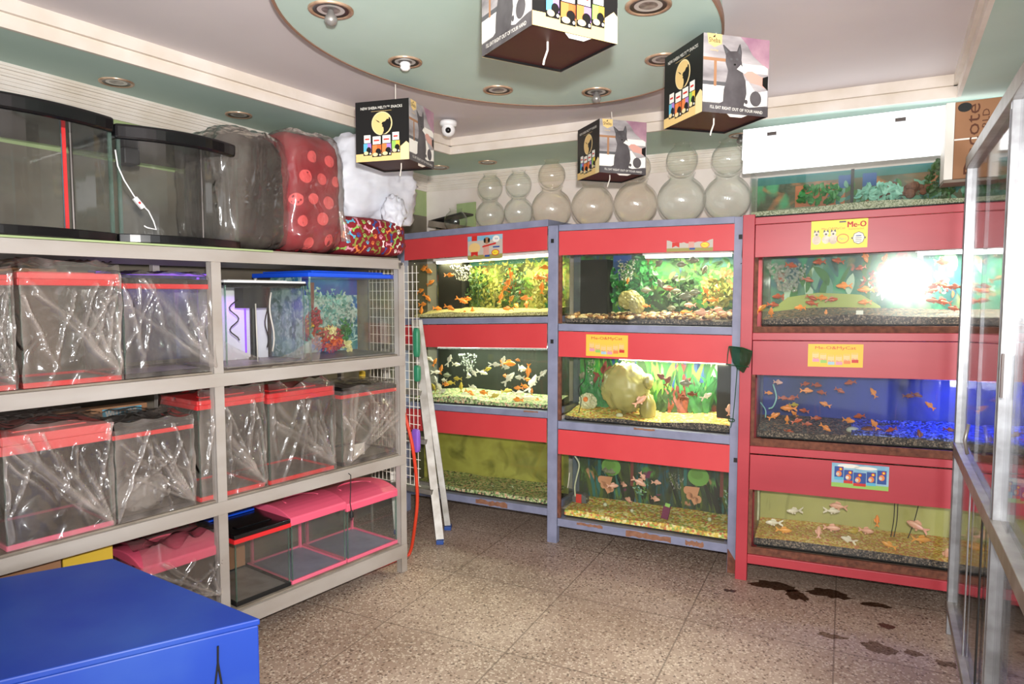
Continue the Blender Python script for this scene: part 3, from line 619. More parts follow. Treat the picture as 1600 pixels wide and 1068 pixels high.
A3 = aquarium(FL, 'murky algae-green empty aquarium beside the ladder, bottom left of the blue-grey stand', TU0, TU1, .207, .62, 'algae', ('pebg', 'pebg'), (.025, .05), .535, (.93, .94, .80), sideback='algae', seed=3, haze=.10)
A4 = aquarium(FC, 'aquarium of silver and peach fish over brown river pebbles, top tank of the middle bay', .052, 1.024, 1.33, 1.74, 'jungle', ('grit', 'grit'), (.02, .04), 1.69, (.97, .97, .89), light=((1, .96, .8), 7, .5, 1.0, 1.722, 0, 5), seed=4)
A5 = aquarium(FC, 'aquarium holding a big crumpled plastic bag before a green kelp print', .052, 1.024, .75, 1.14, 'kelp', ('yellowg', 'grit'), (.02, .05), 1.12, (.97, .97, .90), light=((1, .98, .75), 6, .35, .98, 1.128, 0, 4), seed=5)
A6 = aquarium(FC, 'aquarium with yellow gravel and a repeated lily pad print, bottom tank of the middle bay', .052, 1.024, .157, .56, 'lily', ('yellowg', 'yellowg'), (.03, .055), .475, (.95, .98, .94), seed=6)
A7 = aquarium(FR, 'teal-backed aquarium of orange goldfish under the lemon poster, top tank of the red stand', .052, 1.58, 1.336, 1.70, 'teal', ('mixg', 'grit'), (.025, .06), 1.672, (.95, .98, .94), light=((.95, 1, .97), 10, .75, 1.5, 1.688, 0, 8), seed=7)
A8 = aquarium(FR, 'deep blue lit aquarium of small orange fish, middle tank of the red stand', .052, 1.58, .756, 1.10, 'bluedeep', ('mixg', 'grit'), (.03, .07), 1.08, (.88, .92, .98), light=((.05, .1, 1), 10, .8, 1.5, 1.092, 0, 3), seed=8)
A9 = aquarium(FR, 'pale green backed aquarium of pink and pearl fish over gold gravel', .052, 1.58, .180, .50, 'algae2', ('yellowl', 'grit'), (.03, .065), .495, (.97, .97, .90), seed=9)
# the open tank standing on the red stand
A10 = aquarium(FR, 'long open tank with pale sand standing on top of the red stand', 0, 1.60, 1.892, 2.13, 'topback', ('sandg', 'sandg'), (.022, .04), 2.08, (.94, .97, .93), seed=10, d0=.02)

A7.matrix_world = A7.matrix_world @ tr(0, .10, 0) @ Matrix.Rotation(math.radians(-3.5), 4, 'Z')
# ------------------------------------------------------------------ fish
def fish_mesh(name, mat, bend=.0, fat=1.0, tail=1.0, wavy=0):
    """nose at +x; length 1"""
    st = [(.5, .015), (.46, .06), (.38, .11), (.26, .155), (.12, .175), (-.02, .16), (-.14, .12), (-.24, .075), (-.30, .045)]
    m = MB(mat); seg = 8; vs = []; fs = []
    def B(x): return bend*(.5-x)**2
    for x, h in st:
        h *= fat
        for k in range(seg):
            a = 2*PI*k/seg; vs.append((x, math.sin(a)*h*.52+B(x), math.cos(a)*h-.01))
    for i in range(len(st)-1):
        for k in range(seg):
            k2 = (k+1) % seg; fs.append((i*seg+k, i*seg+k2, (i+1)*seg+k2, (i+1)*seg+k))
    fs += [tuple(range(seg)), tuple((len(st)-1)*seg+k for k in range(seg))]
    m.raw(vs, fs)
    def fin(pts, th=.008):
        n = len(pts); m.raw([(x, B(x)+y+s*th, z) for s in (1, -1) for x, y, z in pts], [tuple(range(n)), tuple(range(n, 2*n))[::-1]]+[(i, i+n, (i+1) % n+n, (i+1) % n) for i in range(n)])
    T = tail
    fin([(-.27, 0, .03), (-.38, .02, .10*T), (-.52*T, .05, .20*T), (-.50*T, .04, .10*T), (-.42, .02, 0), (-.50*T, .03, -.10*T), (-.50*T, .05, -.21*T), (-.37, .02, -.11*T), (-.27, 0, -.04)])
    fin([(.18, 0, .15*fat), (.10, 0, .27*fat), (-.06, 0, .24*fat), (-.16, 0, .17*fat), (-.14, 0, .09*fat)])
    fin([(.04, 0, -.15*fat), (-.02, 0, -.26*fat), (-.10, 0, -.22*fat), (-.08, 0, -.13*fat)])
    for s in (1, -1): m.raw([(.24, s*.05, -.08), (.12, s*.15, -.17), (.08, s*.14, -.12), (.18, s*.06, -.05)], [(0, 1, 2, 3)])
    for s in (1, -1): m.ball((.40, s*.05*fat+B(.4), .03), .016, 6, 4, 'blackm')
    o = m.build(name, F=W, smooth=False); me = o.data; me.polygons.foreach_set('use_smooth', [True]*(8*8)+[False]*(len(me.polygons)-64)); bpy.data.objects.remove(o); return me
FM = {}
def fmesh(c, v):
    if (c, v) not in FM: FM[c, v] = fish_mesh('fish_'+c, c, (.0, .35, -.35)[v], {'silver': 1.25, 'fpink': 1.1}.get(c, .95), {'fwhite': 1.15, 'silver': .75}.get(c, 1))
    return FM[c, v]
CN = {'k': 'fdark', 'o': 'orange', 'g': 'gold', 'w': 'fwhite', 's': 'silver', 'p': 'fpink', 'y': 'fyellow', 'b': 'fbrown'}
rf = random.Random(11)
def school(F, org, sc, rows, size, labels, group, d=(.075, .2), name='goldfish', cat='fish'):
    """fish of one tank at their places; size in metres; angle: 0 nose right, 180 nose left, 90 up"""
    for r in rows:
        x, y, c = r[:3]; ang = r[3] if len(r) > 3 else rf.choice((0, 180))+rf.uniform(-28, 28); k = r[4] if len(r) > 4 else 1
        dd = rf.uniform(*d); px = org[0]+x/sc; py = org[1]+y/sc; u, z = F.uv(px, py, dd)
        me = fmesh(CN[c], rf.choice((0, 1, 2))); o = bpy.data.objects.new(name, me); COL.objects.link(o)
        s = size*k*rf.uniform(.9, 1.1); yaw = rf.uniform(-.35, .35)
        z += F.k*u; o.matrix_world = F.M @ tr(u, dd, z) @ Matrix.Rotation(-math.radians(ang), 4, 'Y') @ Matrix.Rotation(yaw, 4, 'Z')
        if math.cos(math.radians(ang)) < 0: o.matrix_world = F.M @ tr(u, dd, z) @ Matrix.Rotation(math.radians(180-ang), 4, 'Y') @ Matrix.Rotation(PI+yaw, 4, 'Z')
        o.scale = (s, s, s); lab, g = labels[c]; props(o, lab, cat, g)
o_ = [(130, 375), (165, 400), (178, 500, 30), (90, 572, 20), (158, 630, -40), (120, 685, 5), (245, 720, -5), (100, 745, 90), (345, 435, 0), (450, 650, -30), (490, 638, 0), (350, 715, -20), (375, 765, -80), (345, 795, 180), (540, 750, 80), (870, 425, -80), (840, 505, 50), (815, 550, 40), (785, 625, 80), (990, 632, 180), (995, 675, -70), (840, 722, 180), (1090, 455, 0), (1132, 545, 80), (1160, 370, 0), (470, 760, 0)]
g_ = [(862, 640, 40), (925, 700, 160), (1125, 458, 0), (470, 660, 180)]
school(FL, (640, 350), 5.477, [(a[0], a[1], 'o', *a[2:]) for a in o_]+[(a[0], a[1], 'g', *a[2:]) for a in g_], .072,
       {'o': ('orange goldfish in the brightly lit top left tank with the leafy print', 'orange goldfish in the top left tank'), 'g': ('pale gold goldfish among orange ones in the brightly lit top left tank', 'pale gold goldfish in the top left tank')}, '')
T2 = [(285, 325, 'w', -50), (330, 355, 'o', 60), (455, 335, 'w', 70), (505, 378, 'w', 0), (345, 443, 'w', 0), (378, 420, 'o', 80), (435, 470, 's', 180), (268, 475, 'w', -80), (335, 510, 'w', 120), (405, 512, 'w', 180), (410, 548, 'o', 0), (460, 535, 'y', 180), (355, 570, 'w', -50, 1.3), (400, 605, 'w', 30), (318, 575, 'y', 140), (315, 640, 'o', 0), (385, 650, 'y', 0, 1.3), (510, 500, 'y', 180), (550, 572, 'y', 90), (600, 472, 'w', 0, 1.5), (655, 445, 'w', -60), (735, 445, 'w', -20, 1.1), (770, 420, 'y', 20), (845, 378, 'w', 0, 1.1), (910, 345, 'w', 60), (965, 368, 'o', 0, 1.4), (925, 402, 'w', 0, 1.1), (1040, 340, 'o', 180, .7), (1060, 415, 'w', 0, 1.5), (1125, 430, 'o', -90, 1.2), (935, 475, 'o', 180), (960, 495, 'w', 50, 1.4), (1050, 490, 'w', 180, 1.1), (1110, 505, 'o', 0), (1165, 540, 'w', 80, 1.6), (650, 572, 'w', 0), (630, 618, 'o', -30), (575, 632, 'w', 180), (745, 618, 'o', 180, 1.1), (605, 665, 'o', 0, 1.2), (835, 648, 'y', 20), (945, 602, 'y', 10, 1.1), (1035, 580, 'o', 180), (1098, 565, 'o', -20), (1045, 618, 'w', 0), (1028, 680, 'o', 180), (1130, 660, 'w', 0, 1.5), (1155, 610, 'o', 90, .7), (1210, 688, 'o', 180), (1250, 460, 'w', 50), (490, 665, 'y', 60), (240, 322, 'y', 0), (245, 395, 'o', 100)]
def lab(d, where, grp): return {k: (f'{v} {where}', f'{v} {grp}') for k, v in d.items()}
school(FL, (620, 500), 5.477, T2, .068, lab({'o': 'orange goldfish', 'w': 'pearl white goldfish', 'y': 'dull yellow goldfish', 's': 'dim silver fish'}, 'in the black-backed middle left tank behind the ladder', 'in the black-backed tank'), '')
T4 = [(745, 345, 's', 40), (905, 348, 's', 180), (765, 478, 's', 120, 1.1), (675, 515, 's', 180, 1.1), (820, 505, 'b', 180), (857, 522, 's', 0), (1045, 390, 's', 60), (1058, 520, 'o', 120), (1135, 500, 'o', -60, .7), (1105, 578, 'o', 180), (1052, 588, 'o', 60, .6), (995, 530, 's', 180, 1.1), (935, 555, 's', 180, 1.3), (950, 612, 'p', 180), (670, 618, 'o', 180, .7), (825, 632, 's', 0), (1035, 660, 'p', 180, 1.1), (925, 660, 'o', 180), (1130, 640, 'p', 10), (1165, 665, 'p', 0), (1050, 703, 'p', 180, 1.3), (550, 455, 'o', 90, .6), (820, 555, 's', 90, .7), (972, 320, 's', 0), (855, 435, 's', 30, .7)]
school(FC, (850, 330), 4.188, T4, .068, lab({'o': 'orange fish', 's': 'flat silver fish', 'p': 'peach pink fish', 'b': 'red-brown fish'}, 'over the river pebbles in the top tank of the middle bay', 'over the river pebbles'), '', name='fish')
T5 = [(710, 542, 'p', 40, 1.3), (1050, 415, 's', 180, 1.2), (868, 372, 'b', 150, 1.1), (908, 400, 'b', 60), (1090, 495, 'b', 180), (1020, 525, 'b', 0), (1195, 510, 'w', 30), (1360, 612, 'p', 90), (275, 365, 's', 60)]
school(FC, (850, 510), 4.706, T5, .07, lab({'w': 'pale cream fish', 's': 'pale silver fish', 'p': 'peach pink fish', 'b': 'red-brown fish'}, 'in the middle bay tank that holds the plastic bag', 'beside the plastic bag'), '', d=(.06, .12), name='fish')
T6 = [(450, 410, 'p', 0), (515, 405, 'p', 0, 1.1), (625, 385, 'p', -30, 1.3), (645, 350, 'p', -60), (740, 390, 'p', 0), (560, 505, 'p', 170, 1.2), (725, 500, 'p', 0), (265, 493, 's', 180), (445, 320, 's', 180), (400, 312, 's', 0)]
school(FC, (850, 660), 4.188, T6, .062, lab({'s': 'silver fish', 'p': 'pinkish fish'}, 'in the bottom middle tank with the lily pad print', 'before the lily pad print'), '', name='fish')
T7 = [(305, 335), (465, 315), (570, 310), (718, 285, 'o', -70), (695, 348), (825, 300, 'o', 70), (400, 415), (235, 507), (600, 448, 'o', 180, 1.2), (420, 515), (475, 515, 'o', 0), (420, 545), (530, 525), (360, 570, 'o', 180), (140, 575, 'o', 40), (205, 553), (195, 600, 'o', 90), (720, 470, 'o', 180, 1.2), (715, 540, 'o', 180), (1140, 315, 'p', 5, 1.4), (1010, 410), (1100, 450), (1160, 450), (1215, 455), (1095, 530), (1155, 540), (1325, 475), (1320, 530), (1580, 290), (500, 597, 'o', 90, .6), (1215, 575), (1085, 478)]
school(FR, (1150, 320), 3.556, [a if len(a) > 2 else (a[0], a[1], 'k') for a in T7], .062, lab({'k': 'reddish orange goldfish', 'o': 'orange goldfish', 'p': 'long pale pink fish'}, 'in the teal-backed top tank of the red stand', 'in the teal-backed tank'), '', d=(.17, .26))
T8 = [(290, 262, 'p', 0), (242, 318, 'o', 0, .8), (320, 345), (370, 345), (345, 400, 'o', 180, 1.4), (380, 430, 'o', 130), (270, 440, 'o', 30, 1.3), (430, 412), (435, 270), (445, 305, 'o', 0, 1.1), (495, 275), (525, 315), (620, 305), (675, 262), (540, 378, 'o', 160, 1.1), (800, 318, 'o', 120), (495, 452), (450, 482), (395, 465), (665, 465, 'o', 0, 1.3), (725, 440), (545, 505, 'o', -30, 1.1), (805, 485, 'o', 120, 1.2), (893, 515), (985, 335, 'b'), (1030, 328, 'b'), (1100, 385, 'o', 140), (1315, 398, 'b'), (1045, 540, 'b', 100), (340, 460, 'o', 90), (375, 380, 'y', 0), (1205, 515, 'b'), (1480, 550), (1560, 540), (350, 525)]
school(FR, (1130, 520), 3.404, [a if len(a) > 2 else (a[0], a[1], 'k') for a in T8], .052, lab({'k': 'small dull orange goldfish', 'o': 'small orange goldfish', 'p': 'pinkish fish', 'b': 'dark reddish fish', 'y': 'yellow fish'}, 'in the deep blue middle tank of the red stand', 'in the deep blue tank'), '', d=(.06, .12))
T9 = [(380, 402, 'w', 180), (268, 462, 'w', 180), (610, 372, 'p', 180), (580, 400, 'w', 0), (818, 452, 'o', 90, .8), (580, 488, 'p', 0), (700, 508, 'y', 180), (760, 505, 'p', 0), (322, 502, 'g', 0), (508, 512, 'p', 90, .8), (665, 552, 'w', 160), (1030, 477, 'p', 160, 1.3), (1055, 552, 'g', 0, 1.1), (1190, 635, 'p', 90), (880, 582, 'g', 160), (1312, 510, 'p', 40), (1280, 577, 'g', 0), (1525, 530, 'p', 90, .7)]
school(FR, (1130, 680), 3.404, T9, .075, lab({'w': 'pearl white fish', 'p': 'pale pink fish', 'g': 'pale gold fish', 'y': 'yellowish fish', 'o': 'salmon orange fish'}, 'in the pale green bottom tank of the red stand', 'in the pale green tank'), '', name='fish', d=(.07, .12))
# ------------------------------------------------------------------ what stands in the tanks
rd = random.Random(3)
def bush(F, u, z, d, w, h, mat, label, n=60, leaf=.03, name='aquarium_plant', blades=False, dd=.035, group=None, top=None):
    m = MB(mat); r = random.Random(int(u*1000)+int(z*100)+n)
    for i in range(n):
        if blades:
            x = u+r.uniform(-w/2, w/2); y = d+r.uniform(-dd, dd)*.6; hh = h*r.uniform(.6, 1); lean = r.uniform(-.25, .25)*h; bw = leaf*r.uniform(.6, 1.1)
            pts = [(x+lean*(k/5)**2+.012*math.sin(k*1.3+i), y, z+hh*k/5, bw*math.sin(PI*min(.95, .12+k/5*.84))) for k in range(6)]
            vs = []
            for x2, y2, z2, b2 in pts: vs += [(x2-b2/2, y2, z2), (x2+b2/2, y2+.004, z2)]
            m.raw(vs, [(2*k, 2*k+1, 2*k+3, 2*k+2) for k in range(5)])
        else:
            a = r.uniform(0, 2*PI); rr = math.sqrt(r.random()); x = u+math.cos(a)*rr*w/2; zz = z+h/2+math.sin(a)*rr*h/2; y = d+r.uniform(-dd, dd)*(1-rr*.6)
            q = Matrix.Rotation(r.uniform(-.9, .9), 3, 'X') @ Matrix.Rotation(r.uniform(-.9, .9), 3, 'Z') @ Matrix.Rotation(r.uniform(0, 6.28), 3, 'Y'); L = leaf*r.uniform(.6, 1.3)
            m.raw([Vector((x, y, zz))+q @ Vector(p) for p in ((0, 0, -L/2), (L*.32, .003, -L*.1), (L*.26, .004, L*.25), (0, 0, L/2), (-L*.26, .004, L*.25), (-L*.32, .003, -L*.1))], [(0, 1, 2, 3), (0, 3, 4, 5)])
    if not blades: m.tube([(u, d, z), (u+.005, d, z+h*.5), (u-.004, d, z+h*.85)], .003, 5)
    return m.build(name, F=F, at=(u, d, z), label=label, cat='plant', group=group, fix=False)
def pxb(F, px, py, d): return F.uv(px, py, d)
for px, py, w, h, mt, lb, lf in ((770, 486, .2, .2, 'leafo', 'olive bushy plant in the middle of the top left tank', .03), (800, 478, .16, .27, 'leafd', 'tall dark bushy plant right of centre in the top left tank', .03), (842, 482, .1, .26, 'leafo', 'olive plant at the right end of the top left tank', .03), (712, 488, .14, .12, 'leafo', 'low spreading olive plant at left of the top left tank', .035), (745, 480, .2, .24, 'leafd', 'dark leafy plant left of centre in the top left tank', .03)):
    u, z = FL.uv(px, py, .26); bush(FL, u, z, .27, w, h, mt, lb, 110, lf)
for px, py, w, h, mt, lb, bl in ((965, 470, .24, .2, 'leaf', 'broad bright green plant left of centre in the top middle tank', 0), (1000, 470, .2, .26, 'leaf', 'tall bright green plant in the middle of the top middle tank', 0), (1120, 480, .16, .16, 'leafo', 'olive and rust plant at the right of the top middle tank', 0), (1060, 485, .2, .2, 'leafd', 'dark green plant right of centre in the top middle tank', 0)):
    u, z = FC.uv(px, py, .26); bush(FC, u, z, .27, w, h, mt, lb, 100, .04)
for px, py, w, h, mt, lb in ((930, 640, .16, .24, 'leaf', 'tall green blade plant at left of the plastic bag in the tank'), (1040, 648, .12, .17, 'leafd', 'grassy plant right of the plastic bag in the tank'), (1085, 650, .16, .26, 'leaf', 'tall green blade plant at the right of the plastic bag tank'), (1058, 650, .1, .17, 'fbrown', 'maroon blade plant right of the plastic bag in the tank')):
    u, z = FC.uv(px, py, .26); bush(FC, u, z-.01, .27, w, h, mt, lb, 22, .035, blades=True)
u, z = FC.uv(1135, 650, .3); 
for px, py, w, h, mt, lb in ((1280, 318, .22, .10, 'leaf', 'low leafy green plant in the open top tank, left group'), (1372, 314, .2, .09, 'teall', 'pale teal plant in the middle of the open top tank'),):
    u, z = FR.uv(px, py, .2); bush(FR, u, z, .22, w, h, mt, lb, 60, .04)
u, z = FR.uv(1412, 300, .26); m = MB('rust')
for k in range(24): m.ball((u+rd.uniform(-.11, .11), .28+rd.uniform(-.03, .03), z-.01+rd.uniform(0, .045)), rd.uniform(.015, .028), 7, 5, 'rust')
m.build('driftwood', F=FR, at=(u, .28, z), label='knobbly brown rock mound in the open top tank', cat='rock')
# the black filter column in the open top tank
m = MB('blackm').box(.46, .475, .2, .23, 1.91, 2.12); m.box(.455, .48, .19, .24, 1.905, 1.92); m.build('water_pipe', F=FR, at=(.46, .2, 1.91), label='black pipe standing in the middle of the open top tank', cat='pipe')
# dark upright filter boards in tanks
MB('dark').box(-1.02, -.82, .22, .31, 1.38, 1.76).build('filter_box', F=FL, at=(-.9, .22, 1.38), label='black filter box at the left end of the bright top left tank', cat='filter')
MB('dark').box(.10, .27, .2, .31, 1.345, 1.71).build('filter_box', F=FC, at=(.2, .35, 1.34), label='black filter box at the left end of the top middle tank', cat='filter')
MB('dark').box(.925, 1.012, .18, .30, .765, 1.13).build('filter_box', F=FC, at=(.95, .35, .8), label='black filter box at the right end of the plastic bag tank', cat='filter')
# air bubbles
m3 = clear('bubble_glass', (.97, .97, .97), 2.0, .03, haze=.25, hazec=(240, 244, 230)); M['bubble'] = m3
def bubbles(F, px0, px1, py0, py1, d, n, label, r=.004, seed=0):
    m = MB('bubble'); q = random.Random(seed)
    for i in range(n):
        t_ = q.random(); px = (px0+px1)/2+(q.random()-.5)*(px1-px0)*(1.1-t_*.7); u, z = F.uv(px, py0+(py1-py0)*t_, d); m.ball((u, d+q.uniform(-.02, .02), z), r*q.uniform(.5, 1.3), 6, 4)
    m.build('air_bubbles', F=F, at=(*[F.uv((px0+px1)/2, py1, d)[0]], d, F.uv(px0, py1, d)[1]), label=label, cat='bubbles', kind='stuff', smooth=True)
bubbles(FL, 705, 740, 414, 438, .2, 160, 'white burst of air bubbles in the bright top left tank', .005, 1)
bubbles(FL, 718, 745, 552, 580, .2, 160, 'column of white air bubbles in the black-backed tank', .0045, 2)
bubbles(FC, 962, 995, 405, 440, .2, 150, 'cloud of air bubbles in the top middle tank', .005, 3)
bubbles(FC, 1045, 1070, 740, 765, .3, 90, 'small air bubbles in the lily pad print tank', .004, 4)
bubbles(FR, 1200, 1262, 412, 455, .2, 330, 'golden cloud of air bubbles at left of the teal-backed tank', .007, 5)
bubbles(FC, 917, 929, 562, 600, .25, 110, 'thin column of bubbles at left in the plastic bag tank', .004, 6)
# river pebbles of the top middle tank
m = MB('riverg'); q = random.Random(8)
for i in range(420):
    a = q.random(); x = .06+a*.955; d = .066+q.random()*.235; z = 1.338+.02+.03*(d/.3)+max(0, a-.25)*.035*q.random()
    m.ball((x, d, z), q.uniform(.009, .017), 6, 4, sc=(1.2, 1, .7))
m.build('river_pebbles', F=FC, at=(.5, .2, 1.34), label='brown and cream river pebbles on the floor of the top middle tank', cat='pebbles', kind='stuff', smooth=True)
# coloured stones of the black-backed tank
for x, y, r, mt, lb in ((775, 722, .020, 'stone', 'round cream stone, left of the pair in the black-backed tank'), (828, 725, .022, 'stone', 'round cream stone, right of the pair in the black-backed tank'), (1040, 730, .020, 'glow', 'bright green stone right of the cream stones in the black-backed tank'), (375, 692, .012, 'glow', 'green pebble at far left of the black-backed tank, first of three'), (408, 696, .012, 'glow', 'green pebble at left of the black-backed tank, second of three'), (438, 704, .014, 'glow', 'green pebble at left of the black-backed tank, third of three'), (468, 714, .012, 'pwhite', 'small white pebble beside the green pebbles in the black-backed tank'), (550, 708, .015, 'plime', 'lime yellow pebble in the black-backed tank'), (965, 750, .012, 'glow', 'small green pebble in front of the rock in the black-backed tank'), (885, 700, .022, 'stone', 'jagged pale rock base in the black-backed tank'), (918, 675, .017, 'stone', 'pointed pale rock tip in the black-backed tank'), (1115, 722, .011, 'glow', 'small green pebble at right of the black-backed tank'), (630, 722, .011, 'stone', 'small cream pebble left of the stone pair in the black-backed tank')):
    if 'glow' not in M: M['glow'] = flat('bright_green_stone', (60, 214, 120), .4)
    u, z = FL.uv(620+x/5.477, 500+y/5.477, .12); MB(mt).ball((u, .12, z), r, 12, 8, sc=(1, 1, .85 if 'tip' not in lb else 1.5)).build('stone', F=FL, at=(u, .12, z-r*.8), smooth=True, label=lb, cat='stone', group='coloured stones in the black-backed tank')
# glass lumps on the bottom of the murky tank
for x, y, r, lb in ((820, 650, .030, 'round clear glass ornament on the gravel of the murky tank'), (985, 660, .036, 'pointed clear glass ornament right of the round one in the murky tank')):
    u, z = FL.uv(620+x/5.477, 640+y/5.477, .14); MB('bowlg').ball((u, .14, z), r, 14, 10, sc=(1.1, 1, .9 if r < .033 else 1.2)).build('glass_ornament', F=FL, at=(u, .14, z-r), smooth=True, label=lb, cat='ornament')
for x, y, r, mt, lb in ((555, 652, .018, 'stone', 'smooth white stone in front of the big plastic bag'), ):
    u, z = FC.uv(850+x/4.706, 510+y/4.706, .1); MB(mt).ball((u, .1, z), r, 12, 8, sc=(1.2, 1, .8)).build('stone', F=FC, at=(u, .1, z-r), smooth=True, label=lb, cat='stone')
for x, y, r, lb in ((400, 535, .013, 'small white stone left of centre in the lily pad tank'), (1083, 632, .012, 'small white stone at the right of the lily pad tank'), (575, 575, .011, 'white pebble near the middle of the lily pad tank')):
    u, z = FC.uv(850+x/4.188, 660+y/4.188, .12); MB('stone').ball((u, .12, z), r, 10, 7).build('stone', F=FC, at=(u, .12, z-r), smooth=True, label=lb, cat='stone')
for x, y, r, lb in ((772, 515, .026, 'brown flat stone, left of two in the deep blue tank'), (835, 533, .032, 'brown flat stone, right of two in the deep blue tank'), (690, 515, .024, 'grey green stone left of the brown stones in the deep blue tank')):
    u, z = FR.uv(1130+x/3.404, 520+y/3.404, .13); MB('fbrown' if r > .025 else 'stone').ball((u, .13, z), r, 12, 8, sc=(1.3, 1, .7)).build('stone', F=FR, at=(u, .13, z-r*.7), smooth=True, label=lb, cat='stone')
# gravel coloured as lit blue, at the right of the deep blue tank
u0_, z0_ = FR.uv(1330, 680, .1)
gm = gravel(u0_, 1.57, .062, .31, .762, .038, .078, 22); gm.k = ['blueg']*480; gm.build('blue_lit_shingle', F=FR, at=(u0_, .07, .77), label='shingle coloured as if lit blue at the right of the deep blue tank', cat='gravel', kind='stuff', fix=False)
# crumpled plastic bag in the middle tank
M['tankbag'] = flat('algae_stained_plastic', (186, 178, 118), .35, c2=(140, 134, 74), scale=5, bump=.6)
def crumple(m, c, rx, ry, rz, seed, n=26, amp=.16, mat=None, pinch=0, freq=2.2):
    c = Vector(c)
    def fn(a, b):
        th = 2*PI*a; ph = PI*(b*.998+.001); q = Vector((math.cos(th)*math.sin(ph), math.sin(th)*math.sin(ph), math.cos(ph)))
        k = 1+amp*(1-2*abs(noise.noise(q*freq+Vector((seed, 0, 0)))))-amp*.5+amp*.5*(1-2*abs(noise.noise(q*freq*2.6+Vector((seed, 4, 0)))))
        return (c.x+q.x*rx*k, c.y+q.y*ry*k, c.z+q.z*rz*k)
    return m.grid(fn, n*2, n, mat)
u, z = FC.uv(975, 606, .17); m = crumple(MB('tankbag'), (u, .19, z), .135, .09, .14, 3); u2, z2 = FC.uv(1012, 596, .16); crumple(m, (u2, .17, z2), .03, .04, .042, 5, 14); u3, z3 = FC.uv(1012, 635, .15); crumple(m, (u3, .15, z3-.01), .045, .045, .085, 8, 16)
m.build('plastic_bag', F=FC, at=(u, .19, z-.15), smooth=True, label='big crumpled yellowish plastic bag sunk in the middle bay tank', cat='bag')
m = MB('tankbag'); u, z = FC.uv(983, 468, .18); crumple(m, (u, .19, z), .06, .05, .05, 12, 16, .25); u2, z2 = FC.uv(995, 475, .17); crumple(m, (u2, .17, z2), .042, .04, .05, 15, 16, .25); m.build('resin_ornament', F=FC, at=(u, .18, z-.05), label='yellow-green leaf shaped ornament in the top middle tank', cat='ornament')
u, z = FC.uv(917, 625, .2); m = MB('stone'); crumple(m, (u, .22, z-.01), .05, .04, .045, 21, 14, .3); m.ball((u+.0, .175, z+.01), .016, 10, 7, 'porange'); m.build('resin_ornament', F=FC, at=(u, .2, z-.05), label='cream rock ornament with an orange disc, left in the plastic bag tank', cat='ornament')
# house ornament and maroon packet in the lily tank
u, z = FC.uv(905, 780, .14); t = thing('toy_hut', 'small grey toy hut with an orange front in the lily pad tank', 'ornament', FC, (u, .14, z)); 
MB('pgrey').prism([(u-.045, z-.02), (u+.045, z-.02), (u+.045, z+.02), (u+.02, z+.035), (u-.03, z+.035), (u-.045, z+.015)], .14, .19, 'y').build('hut_body', t); MB('pred').box(u-.02, u+.015, .135, .139, z-.02, z+.034).build('hut_front', t)
u, z = FC.uv(1040, 800, .09); m = MB('mold'); m.T = tr(u, .09, z) @ Matrix.Rotation(.2, 4, 'Y'); m.box(-.02, .02, 0, .02, -.04, .035); m.box(-.012, .016, -.002, .0, .035, .055, 'plime'); m.build('gift_ornament', F=FC, at=(u, .09, z-.03), label='small maroon box ornament with a yellow top in the lily pad tank', cat='ornament')
# hoses, thermometer
def hose(F, pts, r, mat, name, lb, cat, d=None):
    P = []
    for px, py, dd in pts: u, z = F.uv(px, py, dd); P.append(Vector((u, dd, z)))
    Q = []
    for i in range(len(P)-1):
        p0 = P[max(0, i-1)]; p1 = P[i]; p2 = P[i+1]; p3 = P[min(len(P)-1, i+2)]
        for k in range(6):
            t_ = k/6; Q.append(.5*((2*p1)+(-p0+p2)*t_+(2*p0-5*p1+4*p2-p3)*t_**2+(-p0+3*p1-3*p2+p3)*t_**3))
    Q.append(P[-1]); return MB(mat).tube(Q, r, 8).build(name, F=F, at=Q[0], smooth=True, label=lb, cat=cat)
hose(FC, [(898, 712, .1), (905, 725, .1), (901, 745, .1), (898, 760, .1), (899, 775, .1)], .005, 'stone', 'air_hose', 'pale air hose at the left of the lily pad tank', 'hose')
hose(FC, [(890, 738, .09), (887, 762, .09)], .0035, 'cream', 'thermometer', 'thin cream thermometer at the left wall of the lily pad tank', 'thermometer')
hose(FC, [(913, 560, .1), (914, 590, .1), (904, 606, .1), (908, 625, .1), (904, 645, .1)], .0025, 'blackm', 'air_hose', 'thin black air hose left in the plastic bag tank', 'hose')
hose(FR, [(1208, 600, .09), (1213, 620, .09), (1208, 635, .09), (1201, 638, .09)], .004, 'teall', 'air_hose', 'curved pale hose at upper left of the deep blue tank', 'hose')
hose(FR, [(1188, 628, .08), (1196, 640, .08), (1196, 652, .08)], .003, 'teall', 'air_hose', 'short pale hose low at left of the deep blue tank', 'hose')
hose(FR, [(1185, 765, .12), (1185, 790, .12), (1184, 812, .12)], .006, 'stone', 'air_hose', 'white vertical hose at the left of the pale green tank', 'hose')
for a, b2, lb in (((1398, 782), (1391, 842), 'long thin dark wire, left of a pair hanging in the pale green tank'), ((1403, 782), (1396, 842), 'long thin dark wire, right of a pair hanging in the pale green tank'), ((1436, 785), (1416, 846), 'thin dark wire slanting down to the gold gravel in the pale green tank')):
    hose(FR, [(*a, .25), ((a[0]+b2[0])/2+2, (a[1]+b2[1])/2, .25), (*b2, .25)], .0022, 'blackm', 'wire', lb, 'wire')
u, z = FR.uv(1343, 494, .14); MB('pwhite').box(u-.016, u+.016, .14, .144, z-.03, z+.03).build('paper_tag', F=FR, at=(u, .14, z-.03), label='pale upright tag standing in the teal-backed tank', cat='tag')
